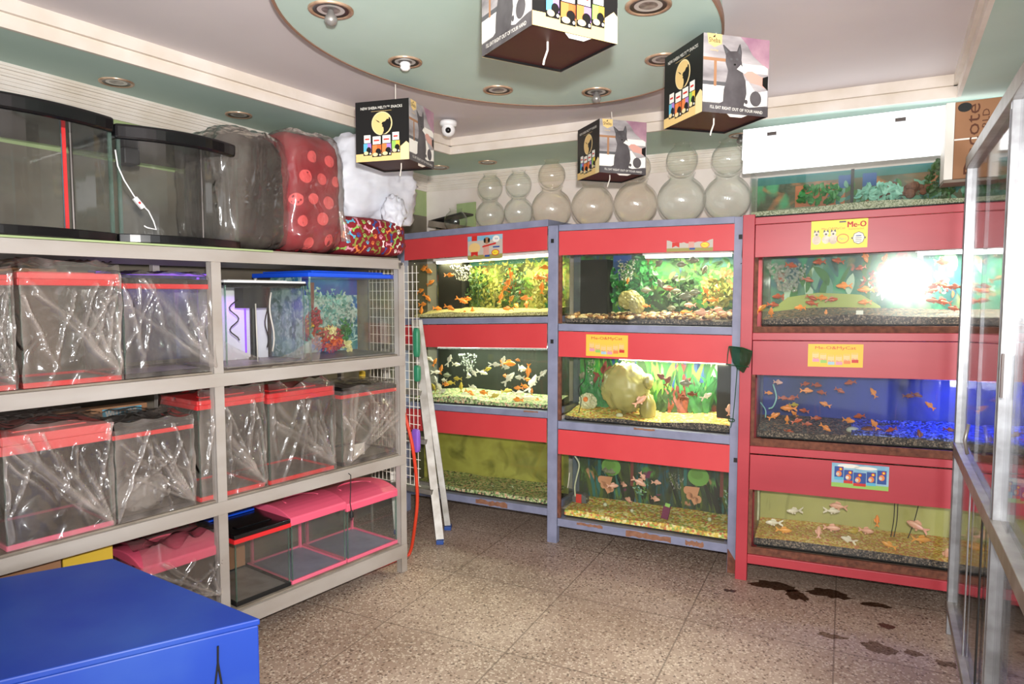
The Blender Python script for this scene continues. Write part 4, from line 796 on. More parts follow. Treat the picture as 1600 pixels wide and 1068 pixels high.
# ------------------------------------------------------------------ posters
def poster(F, q, mat, label, fn, group=None, torn=False, d=-.001):
    """q: left, top, right, bottom in photo pixels at the panel"""
    u0, z1 = F.uv(q[0], q[1]); u1, z0 = F.uv(q[2], q[3]); w_, h_ = u1-u0, z1-z0
    t = thing('poster', label, 'poster', F, (u0, d, z0), group)
    if torn:
        r = random.Random(4); top = [(u1-(w_*k/16), z1-(.012*r.random() if 0 < k < 16 else 0)-.01*(k > 1 and k < 15)) for k in range(17)]
        MB(mat).prism([(u0, z0), (u1, z0)]+top, d-.0008, d, 'y').build('paper', t)
    else: MB(mat).box(u0, u1, d-.0008, d, z0, z1).build('paper', t)
    a = Art(tr(u0, d-.001, z0), w_, h_); fn(a); a.build('print', t)
def pack_row(a, ys, cols, top=.62):
    for k, c in enumerate(cols):
        x = .08+k*.142; y = ys[k]; a.rect(x, y, x+.12, y+.36, 'pgold', 2); 
        a.pol([(x, y+.36), (x+.01, y+.42), (x+.11, y+.42), (x+.12, y+.36), (x+.115, y+.36), (x+.10, y+.405), (x+.02, y+.405), (x+.005, y+.36)], 'pgold', 3)
        a.rect(x+.01, y, x+.13, y+.13, c, 3); a.txt('Me-O', x+.065, y+.16, .1, .055, 'pred', 4)
def meo(a):
    a.txt('Me-O&MyCat', .5, .82, .74, .17, 'pred', 2); pack_row(a, (.22, .17, .10, .10, .15, .20), ('ppink', 'plime', 'postb', 'ppink', 'porange', 'pred'))
poster(FC, (916, 522, 981, 558), 'posty', 'orange-yellow cat food poster taped to the second red panel of the middle bay', meo)
poster(FR, (1263, 537, 1348, 574), 'posty', 'worn yellow cat food poster on the second panel of the red stand', meo)
def lemon(a):
    a.rect(.50, .90, .62, .95, 'pgrey', 2); a.txt('Me-O', .81, .82, .32, .20, 'pred', 2, bold=.006); a.txt('Premium Cat Food', .8, .66, .26, .05, 'porange', 2); a.txt('Me-O&MyCat', .40, .70, .42, .10, 'porange', 2)
    for x, w_, h_ in ((.10, .10, .30), (.27, .09, .26), (.40, .10, .30)):
        a.ell(x, .33, w_*.8, h_*.55, 'pcream', 2); a.ell(x, .55, .05, .09, 'pcream', 3); a.pol([(x-.05, .58), (x-.035, .70), (x-.01, .62)], 'pgrey', 4); a.pol([(x+.05, .58), (x+.035, .70), (x+.01, .62)], 'pgrey', 4); a.ell(x, .52, .018, .035, 'pgrey', 5)
    a.ell(.57, .34, .11, .17, 'porange', 2); a.ell(.57, .34, .095, .14, 'posty2', 3); a.txt('No.1', .57, .34, .12, .09, 'greenb', 4)
    a.ell(.845, .34, .11, .22, 'pgrey', 2, 8); a.ell(.845, .34, .10, .20, 'pwhite', 3, 8); a.rect(.80, .40, .89, .43, 'pnavy', 4)
    for y in (.34, .28, .22): a.rect(.79, y, .90, y+.015, 'pgrey', 4)
    a.pol([(.72, .30), (.76, .34), (.72, .38)], 'pgrey', 3); a.pol([(.97, .30), (.93, .34), (.97, .38)], 'pgrey', 3)
poster(FR, (1268, 346, 1355, 386), 'posty2', 'lemon yellow cat food poster with three cats, under the open tank', lemon)
def dogp(a):
    a.rect(0, 0, 1, .2, 'posto', 1); a.rect(0, .8, 1, 1, 'postb', 1); a.ell(.2, .5, .17, .22, 'pgold', 2); a.rect(.12, .8, .28, 1, 'pred', 2); a.pol([(.1, .14), (.2, .22), (.3, .14), (.3, .34), (.1, .34)], 'pred', 3)
    a.rect(.46, .16, .62, .62, 'pskin', 2); a.ell(.56, .78, .08, .14, 'card', 3); a.ell(.50, .78, .03, .10, 'pblack', 4); a.ell(.62, .78, .03, .10, 'pblack', 4); a.pol([(.43, .56), (.82, .68), (.82, .60), (.43, .50)], 'pred', 4); a.rect(.50, .10, .64, .18, 'pnavy', 3)
    a.ell(.82, .82, .10, .14, 'pwhite', 2); a.txt('99', .83, .82, .08, .07, 'pnavy', 3); a.rect(.73, .46, .92, .52, 'pnavy', 2); a.ell(.8, .26, .11, .13, 'pred', 2); a.ell(.8, .26, .09, .10, 'posty2', 3); a.txt('No.1', .8, .26, .1, .07, 'pred', 4)
poster(FL, (731, 370, 785.5, 403), 'postg', 'faded grey-blue dog food poster with a rosette on the top left panel', dogp)
def torn(a):
    a.rect(0, 0, 1, .3, 'posto', 1); a.pol([(.12, .35), (.2, .5), (.28, .35), (.28, .8), (.12, .8)], 'pred', 2); a.rect(.48, .3, .6, .82, 'pskin', 2); a.rect(.5, .14, .62, .3, 'pnavy', 3); a.ell(.83, .52, .1, .26, 'porange', 2); a.ell(.83, .52, .08, .2, 'posty2', 3); a.txt('No.1', .83, .52, .1, .14, 'pred', 4)
poster(FC, (1042, 375.5, 1114, 391.5), 'postg', 'torn lower strip of a dog food poster, top panel of the middle bay', torn, torn=True)
def packs(a):
    a.rect(0, 0, 1, .18, 'plime', 1); a.ell(.3, .9, .2, .08, 'pwhite', 1); a.ell(.6, .86, .2, .07, 'pwhite', 1)
    for k, (x, y) in enumerate(((.05, .30), (.22, .18), (.39, .10), (.62, .16), (.80, .26))):
        a.rect(x, y, x+(.22 if k == 2 else .16), y+.56, 'pnavy', 2); a.rect(x, y, x+(.22 if k == 2 else .16), y+.12, ('pcyan', 'pred', 'pred', 'pcyan', 'pnavy')[k], 3); a.ell(x+.08, y+.26, .05, .12, 'porange', 3); a.ell(x+.06, y+.24, .03, .07, 'pcream', 4); a.ell(x+.11, y+.46, .035, .07, 'pred', 4); a.ell(x+.11, y+.46, .02, .04, 'posty2', 5)
poster(FR, (1300, 722, 1388, 767), 'postb', 'sky blue poster of five blue pet food packs on the bottom red panel', packs)
poster(FR, (1567, 745, 1640, 790), 'postb', 'sky blue pet food poster seen through the cabinet glass at the right edge', packs)
# ------------------------------------------------------------------ glass fish bowls on top
def bowl(px, pyc, wpx, mat, label, d, squat=1.0, above=None, neck=True):
    """a round bowl with a collared neck; px width gives its size"""
    F = FC if px > 855 else FL; u, z = F.uv(px, pyc, d); P = F.M @ Vector((u, d, z)); R = wpx/2/1067*P.y*.985
    return u, z, R, P, F
def bowl_mesh(R):
    nr = R*.50; zz = math.sqrt(max(0, 1-.50**2))*R; pr = [(.001, -R*.93), (R*.30, -R*.935), (R*.40, -R*.90)]
    for k in range(1, 14):
        a = -1.12+(1.047+1.12)*k/13; pr.append((R*math.cos(a), R*math.sin(a)*.985))
    pr += [(nr*.97, zz*.985+R*.05), (nr, zz+R*.14), (nr*1.10, zz+R*.20), (nr*1.12, zz+R*.225), (nr*1.06, zz+R*.235)]
    return pr, zz+R*.235
def stack(px, lower, upper, mat, labs, d, F):
    top = {id(FC): 1.910, id(FL): 1.947}[id(F)]
    P = None; zb = top; u = None; D0 = None
    for (wpx, lb) in ((lower, labs[0]), (upper, labs[1])):
        if not wpx: continue
        if u is None: u = F.u(px, 330, d); D0 = (F.M @ Vector((u, d, 1.9))).y
        R = wpx/2/1067*D0; pr, h = bowl_mesh(R); c = Vector((u, d, zb+R*.935))
        props(MB(mat).lathe([(r, z) for r, z in pr], c, 40).build('fish_bowl', F=F, at=(u, d, zb), smooth=True), lb, 'fish bowl', 'round glass fish bowls on top of the stand')
        zb = c.z+h-R*.10
stack(712, 36, 0, 'bowlg', ('smallest glass fish bowl, standing single at the far left of the row', ''), .20, FL)
stack(766, 46, 39, 'bowlg', ('small glass fish bowl at the bottom of the leftmost two-bowl stack', 'small glass fish bowl on top of the leftmost two-bowl stack'), .20, FL)
stack(810.5, 46, 40, 'bowlg', ('small glass fish bowl at the bottom of the second stack from the left', 'small glass fish bowl on top of the second stack from the left'), .20, FL)
stack(862, 63, 42, 'bowl', ('amber tinted bowl at the bottom of the stack above the middle post', 'amber tinted bowl on top of the stack above the middle post'), .20, FC)
stack(926, 66, 0, 'bowl', ('large amber tinted single bowl directly under the smallest hanging cube', ''), .20, FC)
stack(993.5, 68, 44, 'bowl', ('large bowl under the right edge of the smallest hanging cube', 'bowl half hidden behind the smallest hanging cube'), .20, FC)
stack(1064.5, 74, 48, 'bowlg', ('large clear bowl at the bottom of the second stack from the right', 'clear bowl on top of the second stack from the right'), .20, FC)
stack(1136, 72, 50, 'bowlg', ('large clear bowl at the bottom of the rightmost stack beside the white light panel', 'clear bowl on top of the rightmost stack beside the white light panel'), .20, FC)
# ------------------------------------------------------------------ white light panel over the open tank
nt = NT('lit_white_panel'); b = nt.bsdf(i_Roughness=.15); b.inputs['Base Color'].default_value = sr((244, 246, 248)); b.inputs['Emission Color'].default_value = (.93, .97, 1, 1); b.inputs['Emission Strength'].default_value = 1.0; M['litwhite'] = nt.m
t = thing('light_panel', 'bright white light panel hanging over the open top tank', 'light panel', FR, (.4, .05, 2.11))
MB('litwhite').box(-.04, 1.05, .03, .045, 2.12, 2.185).build('lower_strip', t, bevel=.002)
MB('litwhite').hexa([(-.045, .02, 2.188), (1.07, .02, 2.188), (1.07, .04, 2.188), (-.045, .04, 2.188), (-.045, .05, 2.345), (1.07, .05, 2.345), (1.07, .07, 2.345), (-.045, .07, 2.345)]).build('panel_sheet', t, bevel=.002)
for px, py in ((1206, 209), (1407, 187)):
    u, z = FR.uv(px, py, .035); MB('bolt').box(u-.022, u+.022, .025, .05, z-.008, z+.008).build('clip', t)
# ------------------------------------------------------------------ fish net on the post
t = thing('fish_net', 'green hand net hanging by its ring on the blue-grey post', 'fish net', FC, (1.07, -.10, 1.15))
c = [FC.uv(px, py, -.09) for px, py in ((1139, 541), (1143, 541), (1150, 542), (1160, 543), (1176, 548), (1174, 560), (1171, 572), (1136, 569), (1137, 555))]
rim = [Vector((a, -.09-.03*(i > 3 and i < 7), b)) for i, (a, b) in enumerate(c)]; MB('netframe').tube(rim+[rim[0]], .0028, 6).build('hoop', t)
up = [FC.uv(px, py, -.10) for px, py in ((1139, 541), (1150, 541.5), (1163, 543), (1176, 548))]; lo = [FC.uv(px, py, -.10) for px, py in ((1145, 566), (1152, 576), (1162, 583), (1172, 565))]
for dd in (-.085, -.13):
    m = MB('net')
    def fn(a, b, dd=dd):
        i = min(2, int(a*3)); f = a*3-i; p = Vector(up[i]).lerp(Vector(up[i+1]), f); q = Vector(lo[i]).lerp(Vector(lo[i+1]), f); r = p.lerp(q, b)
        return (r.x, -.10+(dd+.10)*math.sin(PI*min(1, b*.9+.05))*math.sin(PI*(a*.9+.05))+.006*noise.noise(Vector((a*6, b*6, dd*40))), r.y)
    m.grid(fn, 16, 12); m.build('mesh_bag', t, smooth=True, fix=False)
P = [FC.uv(px, py, -.09) for px, py in ((1152, 575), (1149, 615), (1145, 655), (1141.5, 668))]; MB('netframe').tube([(a, -.09, b) for a, b in P], .0022, 6).build('handle', t)
u, z = FC.uv(1143, 656, -.09); MB('netframe').tube([(u+.016*math.cos(k*PI/8), -.09, z+.008*math.sin(k*PI/8)) for k in range(17)], .0025, 6).build('handle_ring', t)
# ------------------------------------------------------------------ left rack
KD = .50; KL = -2.55
t = thing('storage_rack', 'dusty grey slotted metal rack of four shelves along the left wall', 'storage rack', FK, (-1, 0, 0))
for u in (0, -1.035, -2.07):
    for d in (0, KD):
        m = MB('rackpaint').box(u-.022, u+.022, d, d+.004, 0, 1.668 if u > -.5 else 1.632); m.box(u-.022, u-.018, d, d+.035, 0, 1.632) if d == 0 else m.box(u-.022, u-.018, d-.03, d, 0, 1.632)
        m.build('post', t, bevel=.001)
for z0, z1 in ((1.632, 1.682), (1.124, 1.178), (.592, .645), (.083, .152)):
    for d in (-.004, KD): MB('rackpaint').box(KL, -.022 if z0 > 1.6 else .02, d, d+.004, z0, z1).build('rail', t, bevel=.001)
    MB('rackpaint').box(KL, 0, 0, .03, z1-.004, z1).build('rail_lip', t)
    MB('rackpaint').box(-.02, 0, .0, KD, z0, z1).build('end_rail', t)
    MB('board').box(KL, -.005, .012, KD-.005, z1+.0005, z1+.008).build('shelf_board', t)
m = MB('bolt')
for u in (0, -1.035, -2.07):
    for z in (1.66, 1.15, .62, .12): m.lathe([(.0001, -.004), (.006, -.004), (.0075, -.001), (.0075, 0)], (u, -.004, z), 8, R=Matrix.Rotation(-PI/2, 3, 'X') @ Matrix.Scale(-1, 3, Vector((0, 0, 1))))
m.build('bolt', t, kind='stuff')
def ksolve(px, py, d): return FK.uv(px, py, d)
def wrap(t, x0, x1, y0, y1, z0, z1, mat, seed, bunch=(.96, .04), amp=.014, top=.018, bulge=0):
    """loose crumpled film round a box: front, top and both sides"""
    N = 56; m = MB(mat); q = random.Random(seed)
    fold = [(bunch[0], bunch[1], q.uniform(0, 1), q.uniform(.5, 1.0), q.uniform(.010, .026)) for k in range(7)]+[(q.uniform(0, 1), q.uniform(.6, 1), q.uniform(0, 1), q.uniform(0, .4), q.uniform(.008, .018)) for k in range(9)]
    def cre(a, b):
        h = 0
        for ax, ay, bx, by, w_ in fold:
            dx, dy = bx-ax, by-ay; L = dx*dx+dy*dy; s_ = max(0, min(1, ((a-ax)*dx+(b-ay)*dy)/L)); dd = math.hypot(a-ax-s_*dx, b-ay-s_*dy)
            h = max(h, math.exp(-(dd/w_)**2)*(1-.6*s_))
        return h
    def n3(x, y, z): return 1-2*abs(noise.noise(Vector((x*7+seed*3, y*7, z*7))))
    def front(a, b):
        x = x0+(x1-x0)*a; z = z0+(z1-z0)*b; k = math.sin(PI*min(1, max(0, a)))*math.sin(PI*b*.96+.06)
        return (x+.008*noise.noise(Vector((a*5, b*5, seed))), y0-.006-amp*(.35+.9*cre(a, b)*1.6+.5*n3(x, y0, z))-bulge*k, z)
    def topf(a, b):
        x = x0+(x1-x0)*a; y = y0+(y1-y0)*b
        return (x, y-.006*(1-b), z1+.004+top*(.5+.9*n3(x*1.3, y*1.3, z1)))
    m.grid(front, N, N); m.grid(topf, N, 16)
    e = [Vector(front(k/N, 1)) for k in range(N+1)]; e2 = [Vector(topf(k/N, 0)) for k in range(N+1)]
    m.raw(e+e2, [(k, k+1, N+1+k+1, N+1+k) for k in range(N)])
    for sx, xx, aa in ((-1, x0, 0), (1, x1, 1)):
        def side(a, b, sx=sx, xx=xx, aa=aa):
            y = y0+(y1-y0)*a; z = z0+(z1-z0)*b; f = Vector(front(aa, b)); p = Vector((xx+sx*amp*(.3+.6*n3(xx, y, z)), y, z)); return tuple(f.lerp(p, min(1, a*6)))
        m.grid(side, 16, N)
    o = m.build('plastic_wrap', t, smooth=True, fix=False); at_ = o.data.attributes.new('crease', 'FLOAT', 'POINT'); vals = [0.0]*len(o.data.vertices)
    for j in range(N+1):
        for i in range(N+1): vals[j*(N+1)+i] = min(1, cre(i/N, j/N)+.5*max(0, 1-min(i, N-i, j)/4))
    at_.data.foreach_set('value', vals); return o
def ktank(name, label, pxl, pxr, py, zb, ztop, zglass, d0, dd, lid, trim, base, bmat='dglass', wr=None, dome=0, extra=None, seed=1, F=FK, base_h=.018, lidover=.006, inner=None, floor='alud', group=None, bunch=(.95, .05), wtop=.018):
    u0 = F.u(pxl, py, d0); u1 = F.u(pxr, py, d0); d1 = d0+dd; g = .005
    t = thing(name, label, 'fish tank', F, (u0, d0, zb), group); r_ = .005
    m = MB(bmat).box(u0+r_, u1-r_, d0, d0+g, zb+base_h*.6, zglass+.004); m.box(u0, u0+g, d0+r_, d1, zb+base_h*.6, zglass+.004); m.box(u1-g, u1, d0+r_, d1, zb+base_h*.6, zglass+.004); m.box(u0+g, u1-g, d1-g, d1, zb+base_h*.6, zglass+.004, 'milk')
    m.box(u0, u0+r_, d0, d0+r_, zb+base_h, zglass, 'edge'); m.box(u1-r_, u1, d0, d0+r_, zb+base_h, zglass, 'edge')
    m.build('glass_body', t)
    if base:
        m = MB(base); o = .003
        m.box(u0-o, u1+o, d0-o, d0+.008, zb, zb+base_h); m.box(u0-o, u1+o, d1-.008, d1+o, zb, zb+base_h); m.box(u0-o, u0+.008, d0+.008, d1-.008, zb, zb+base_h); m.box(u1-.008, u1+o, d0+.008, d1-.008, zb, zb+base_h)
        m.build('base_trim', t, bevel=.002)
    MB(floor).box(u0+g, u1-g, d0+g, d1-g, zb+.004, zb+.009).build('tank_floor', t)
    o = lidover
    if inner:
        m = MB(inner)
        for x in (u0+.01, u1-.022): m.box(x, x+.012, d1-.02, d1-.008, zb+.01, zglass)
        m.build('inner_post', t)
    if lid:
        zt = zglass; h = ztop-zglass
        if dome:
            n = 12; P = [(d0-o, zt), (d0-o, ztop-.006), (d0-o+.006, ztop)]+[(d0+.006+(dd-.02)*k/n, ztop+dome*1.6*math.sin(PI*(k/n)**.8)) for k in range(1, n)]+[(d1+o, ztop), (d1+o, zt)]
            m = MB(lid); n_ = len(P); m.raw([(u0-o, a, b) for a, b in P]+[(u1+o, a, b) for a, b in P], [tuple(range(n_)), tuple(range(n_, 2*n_))[::-1]]+[(i, (i+1) % n_, (i+1) % n_+n_, i+n_) for i in range(n_)])
            L = m.build('lid', t, bevel=.004)
            m = MB(lid); uc = (u0+u1)/2; w2 = (u1-u0)*.30
            m.tube([(uc+w2*math.cos(PI*k/10), d0+dd*.35+dd*.25*math.sin(PI*k/10), ztop+dome*1.5) for k in range(11)], .004, 6); m.build('lid_ridge', L, smooth=True)
        else:
            m = MB(lid).box(u0-o, u1+o, d0-o, d1+o, zt+(h*.5 if trim else 0), ztop); L = m.build('lid', t, bevel=.004)
            MB(lid).box(u0+.05, u1-.05, d0+.06, d0+.10, ztop, ztop+.004).build('feeding_hatch', L, bevel=.001)
            if trim: MB(trim).box(u0-o-.001, u1+o+.001, d0-o-.001, d1+o+.001, zt, zt+h*.5).build('lid_trim', t, bevel=.002)
    if wr: wrap(t, u0-.004, u1+.004, d0-.002, d1, zb+.002, ztop+.004, wr, seed, bunch, top=wtop)
    return t, u0, u1, d0, d1
# --- first tier below the top
Z1, Z2, Z3, ZT = 1.187, .654, .161, 1.691
d = .03
ktank('fish_tank', 'boxy tank with a red lid cut off at the left edge of the upper shelf', -110, 19, 520, Z1, 1.565, 1.530, d, .30, 'redp', 'redp', 'redp', 'dglass', 'wrap2', seed=31)
ktank('fish_tank', 'red-lidded tank in crumpled cellophane at the left of the upper shelf', 33, 186, 520, Z1, 1.575, 1.531, d, .30, 'salmon', 'redp', 'redp', 'dglass', 'wrap', seed=2, wtop=.03)
ktank('fish_tank', 'tank with a thin bright red band, wrapped, just left of the rack middle post', 193, 334, 520, Z1, 1.560, 1.522, d, .30, 'dark', 'redp', 'blackm', 'dglass2', 'wrap3', seed=5)
T, a0, a1, b0, b1 = ktank('fish_tank', 'white-lidded tank with black filter inside, right of the rack middle post', 353, 477, 520, Z1, 1.560, 1.540, d, .30, 'white', 'blackm', None, 'dglass2', None, seed=7)
MB('white').box(a0+.04, a1-.01, b1-.02, b1-.016, Z1+.01, 1.55).build('back_sheet', T); MB('violet').box(a0+.255, a0+.262, b1-.035, b1-.03, Z1+.04, 1.53).build('led_strip', T); lamp('led_light', 'AREA', Vector((a0+.20, b0+.16, 1.50))-AT[T.name], .5, (.4, .12, 1), .1, None, T); mb = MB('blackm').box(a0+.01, a1-.01, b0+.01, b0+.02, 1.53, 1.552); mb.tube([((a0+a1)/2+.02, b0+.14, 1.22), ((a0+a1)/2+.02, b0+.14, 1.52)], .014, 10); mb.box((a0+a1)/2-.05, (a0+a1)/2+.07, b0+.10, b0+.17, 1.44, 1.53); mb.lathe([(.0001, 0), (.022, 0), (.022, .01), (.012, .016)], ((a0+a1)/2+.02, b0+.14, 1.205), 12); mb.build('filter', T)
mb = MB('cream'); mb.tube([((a0+a1)/2, b0+.08, 1.20), ((a0+a1)/2-.004, b0+.08, 1.46)], .003, 6); mb.tube([((a0+a1)/2+.09+.01*math.sin(k*.7), b0+.1, 1.24+k*.03) for k in range(10)], .004, 6); mb.build('air_hose', T, smooth=True)
mb = MB('blackm'); mb.tube([((a0+a1)/2+.055+.008*math.sin(k), b0+.09, 1.26+k*.024) for k in range(11)], .003, 6); mb.tube([(a0+.10+.022*math.cos(k*.8), b0+.1, 1.30+k*.012) for k in range(16)], .0028, 6); mb.build('cable', T, smooth=True)
# slack film bunched along the foot of the white-lidded tank
u0, u1 = FK.u(350, 560, 0), FK.u(500, 560, 0)
def slack(a, b): 
    x = u0+(u1-u0)*a; h = .115*(1-.75*math.sin(PI*min(1, a*1.05)))+.02
    return (x, -.002+.022*(1-b)-.02*math.sin(PI*b)+.010*noise.noise(Vector((a*9, b*4, 2))), Z1-.012+h*b+.004*noise.noise(Vector((a*14, 3, 1))))
MB('wrap2').grid(slack, 50, 12).build('plastic_wrap', T, smooth=True, fix=False)
# blue lidded tank with the coral print
u0 = FK.u(484, 500, .03); u1 = FK.u(621, 500, .03)
t = thing('fish_tank', 'blue-lidded glass tank with a printed coral backdrop at the right end of the upper shelf', 'fish tank', FK, (u0, .03, Z1)); zt = 1.582
m = MB('dglass2').box(u0, u1, .03, .036, Z1, zt); m.box(u0, u0+.006, .036, .47, Z1, zt); m.box(u1-.006, u1, .036, .47, Z1, zt); m.box(u0, u1, .464, .47, Z1, zt); m.box(u0, u1, .036, .464, Z1, Z1+.006, 'alud')
for x in (u0, u1-.007): m.box(x, x+.007, .028, .036, Z1, zt, 'edge')
m.build('glass_body', t)
MB('coralback').box(u0+.008, u1-.008, .34, .344, Z1+.01, zt).build('backdrop', t)
_a = Art(tr(u0+.008, .3385, Z1+.01), u1-u0-.016, zt-Z1-.01, .0003); _q = random.Random(6); _a.rect(0, .78, 1, 1, 'pnavy', 1)
for _x, _y, _r in ((.25, .7, .05), (.45, .75, .06), (.6, .6, .06), (.7, .45, .05), (.8, .65, .05), (.35, .5, .05), (.9, .5, .04)): clump(_a, _q, _x, _y, _r, 60, ('bk12', 'bk11', 'bk12'), .03, 3)
for _x, _y, _r, _c in ((.2, .45, .05, ('bk17', 'bk5')), (.85, .3, .05, ('bk17', 'bk10')), (.3, .25, .05, ('bk7', 'bk8')), (.5, .2, .05, ('bk8', 'bk7')), (.38, .4, .03, ('posty', 'bk8'))): clump(_a, _q, _x, _y, _r, 40, _c, .03, 6)
_a.pol([(.42, .95), (.47, .95), (.46, .6), (.43, .6)], 'bk7', 8); _a.build('backdrop_print', t)
MB('coralback').box(u0+.008, u0+.011, .10, .34, Z1+.01, zt).build('side_backdrop', t)
L = MB('bluep').prism([(u0-.012, .016), (u1-.06, .016), (u1+.004, .05), (u1+.004, .47), (u0-.012, .47)], zt, zt+.022).build('lid', t, bevel=.004)
MB('bluep').prism([(u0+.03, .05), (u1-.08, .05), (u1-.05, .44), (u0+.03, .44)], zt+.022, zt+.032).build('lid_step', L, bevel=.003)
for px, py, w_, h_, mt, lb, n_ in ((530, 545, .16, .14, 'coral', 'dusky pink coral bush at lower left of the blue-lidded tank', 130), (531, 535, .13, .07, 'coralo', 'orange coral clump at the front of the blue-lidded tank', 90), (528, 520, .07, .07, 'cream2', 'spiky cream anemone in the blue-lidded tank', 60), (552, 520, .07, .08, 'leaf', 'green bushy plant right of the anemone in the blue-lidded tank', 60), (545, 480, .10, .20, 'teall', 'pale teal feathery plant rising in the blue-lidded tank', 110), (556, 545, .05, .06, 'cream2', 'pale cream plant low at the right of the coral print', 40), (505, 500, .08, .12, 'coral', 'pink coral behind the anemone in the blue-lidded tank', 60)):
    u, z = FK.uv(px, py, .2); bush(FK, u, max(Z1+.01, z-h_/2), .34 if mt == 'teall' else .26, w_, h_, mt, lb, n_, .022, name='coral_ornament' if 'coral' in mt else 'aquarium_plant')
# lavender lit tank seen behind
t = thing('fish_tank', 'violet lit tank at the back of the upper shelf', 'fish tank', FK, (-1.25, .36, Z1+.02)); m = MB('dglass2').box(-1.32, -.80, .36, .365, Z1+.02, 1.60); m.build('front_pane', t)
MB('bluedeep').box(-1.32, -.80, .47, .474, Z1+.02, 1.60).build('backdrop', t); l = MB('violet').box(-1.30, -.82, .44, .45, 1.585, 1.595).build('lamp_tube', t); MB('violet').box(-.87, -.862, .44, .45, 1.25, 1.58).build('lamp_strip', t)
lamp('violet_light', 'AREA', Vector((-1.06, .42, 1.57))-AT[t.name], .5, (.4, .12, 1), .4, None, t, .06)
# --- middle shelf
ktank('fish_tank', 'large pink-lidded tank in cellophane at the left of the middle shelf', 6, 174, 760, Z2, 1.035, .972, d, .34, 'salmon', 'salmon', 'pinkb', 'smoke', 'wrap', seed=11, wtop=.02, bunch=(.97, .03))
T, a0, a1, b0, b1 = ktank('fish_tank', 'wrapped tank with black lid and thin red band beside the large pink-lidded tank', 180, 301, 740, Z2, 1.000, .966, d, .34, 'blackm', 'redp', 'blackm', 'smoke', 'wrap2', seed=12)
m = MB('cream'); crumple(m, ((a0+a1)/2-.02, b0+.08, Z2+.075), .09, .05, .055, 9, 18, .4); m.build('packing_paper', T, smooth=True)
ktank('fish_tank', 'wrapped red-lidded tank directly behind the rack middle post, middle shelf', 311, 412, 700, Z2, 1.070, 1.032, .035, .30, 'redp', 'redp', 'redp', 'dglass', 'wrap', seed=13, wtop=.03)
ktank('fish_tank', 'wrapped tank with a broad red lid in the centre of the right middle shelf', 420, 520, 680, Z2, 1.062, 1.018, .03, .30, 'redp', 'redp', 'redp', 'dglass', 'wrap3', seed=14, wtop=.035, bunch=(.95, .08))
T, a0, a1, b0, b1 = ktank('fish_tank', 'wrapped tank with a black top and red band, right end of middle shelf', 534, 622, 660, Z2, 1.025, .989, .03, .34, 'blackm', 'redp', 'blackm', 'dglass', 'wrap2', seed=15, wtop=.012, bunch=(.1, .05))
MB('pwhite').box(a0+.09, a0+.16, b0+.02, b0+.022, Z2+.03, Z2+.09).build('paper_tag', T)
# WELCOME box and clutter behind on the middle shelf
u0, z0 = FK.uv(160, 650, .41); u1, z1 = FK.uv(219, 634, .41)
t = thing('box', 'flat box with a blue sticker reading WELCOME lying behind the wrapped tanks', 'box', FK, (u0, .41, Z2)); m = MB('card').box(u0-.22, u1+.03, .41, .485, Z2+.001, z1+.012); m.build('carton', t, bevel=.002)
MB('pcyan').box(u0, u1+.005, .408, .41, z0-.02, z1+.004).build('sticker', t); a = Art(tr(u0, .4075, z0-.02), u1-u0, z1-z0+.024); a.txt('WELCOME', .5, .55, .86, .62, 'pwhite', 1, bold=.01); a.build('print', t)
MB('card').box(-1.70, -1.46, .40, .48, Z1+.001, 1.60).build('carton', F=FK, at=(-1.6, .4, Z1), label='brown carton standing behind the wrapped tanks on the upper shelf', cat='box', bevel=.002)
# --- bottom shelf
ktank('fish_tank', 'pink dome-lidded tank in clear plastic left of the rack middle post, bottom shelf', 222, 349, 880, Z3, .46, .42, .03, .34, 'pink', None, 'pinkb', 'smoke', 'wrap3', dome=.02, seed=21, wtop=.05, bunch=(.9, .3))
T, a0, a1, b0, b1 = ktank('fish_tank', 'clear tank with a glossy black lid and red band on the bottom shelf', 368, 453, 880, Z3, .475, .436, .03, .36, 'black', 'redp', 'blackm', 'dglass2', None, seed=22)
MB('bluep').box(a0+.02, a1-.02, b0+.24, b0+.34, .476, .488).build('lid_tray', T, bevel=.003); MB('card').box(a0+.008, a1-.012, b1-.016, b1-.012, Z3+.02, .43).build('cardboard_liner', T)
ktank('fish_tank', 'clear tank with a pink domed lid and pink base, left of the bottom shelf pair', 456, 540, 860, Z3, .476, .438, .03, .36, 'pink', None, 'pinkb', 'dglass2', None, dome=.02, inner='pinkb', seed=23, floor='slate')
ktank('fish_tank', 'clear tank with a pink domed lid and pink base, right end of the bottom shelf', 543, 620, 830, Z3, .460, .420, .03, .36, 'pink', None, 'pinkb', 'dglass2', None, dome=.02, inner='pinkb', seed=24, floor='slate')
# hanging lead with plug
pts = [(548, 742), (548, 765), (547, 785), (549, 797)]; P = [(*FK.uv(a, b, -.02),) for a, b in pts]; t = thing('power_lead', 'thin black lead with a plug dangling in front of the pink lids', 'cable', FK, (P[-1][0], -.02, P[-1][1]))
MB('blackm').tube([(P[0][0], .03, P[0][1]+.02)]+[(x, -.02, z) for x, z in P], .0022, 6).build('lead', t); x, z = P[-1]
m = MB('blackm').lathe([(.004, .0), (.009, -.008), (.011, -.022), (.011, -.034), (.0001, -.034)], (x, -.02, z), 10); m.tube([(x-.004, -.02, z-.034), (x-.004, -.02, z-.05)], .002, 5); m.tube([(x+.004, -.02, z-.034), (x+.004, -.02, z-.05)], .002, 5); m.build('plug', t, smooth=False)
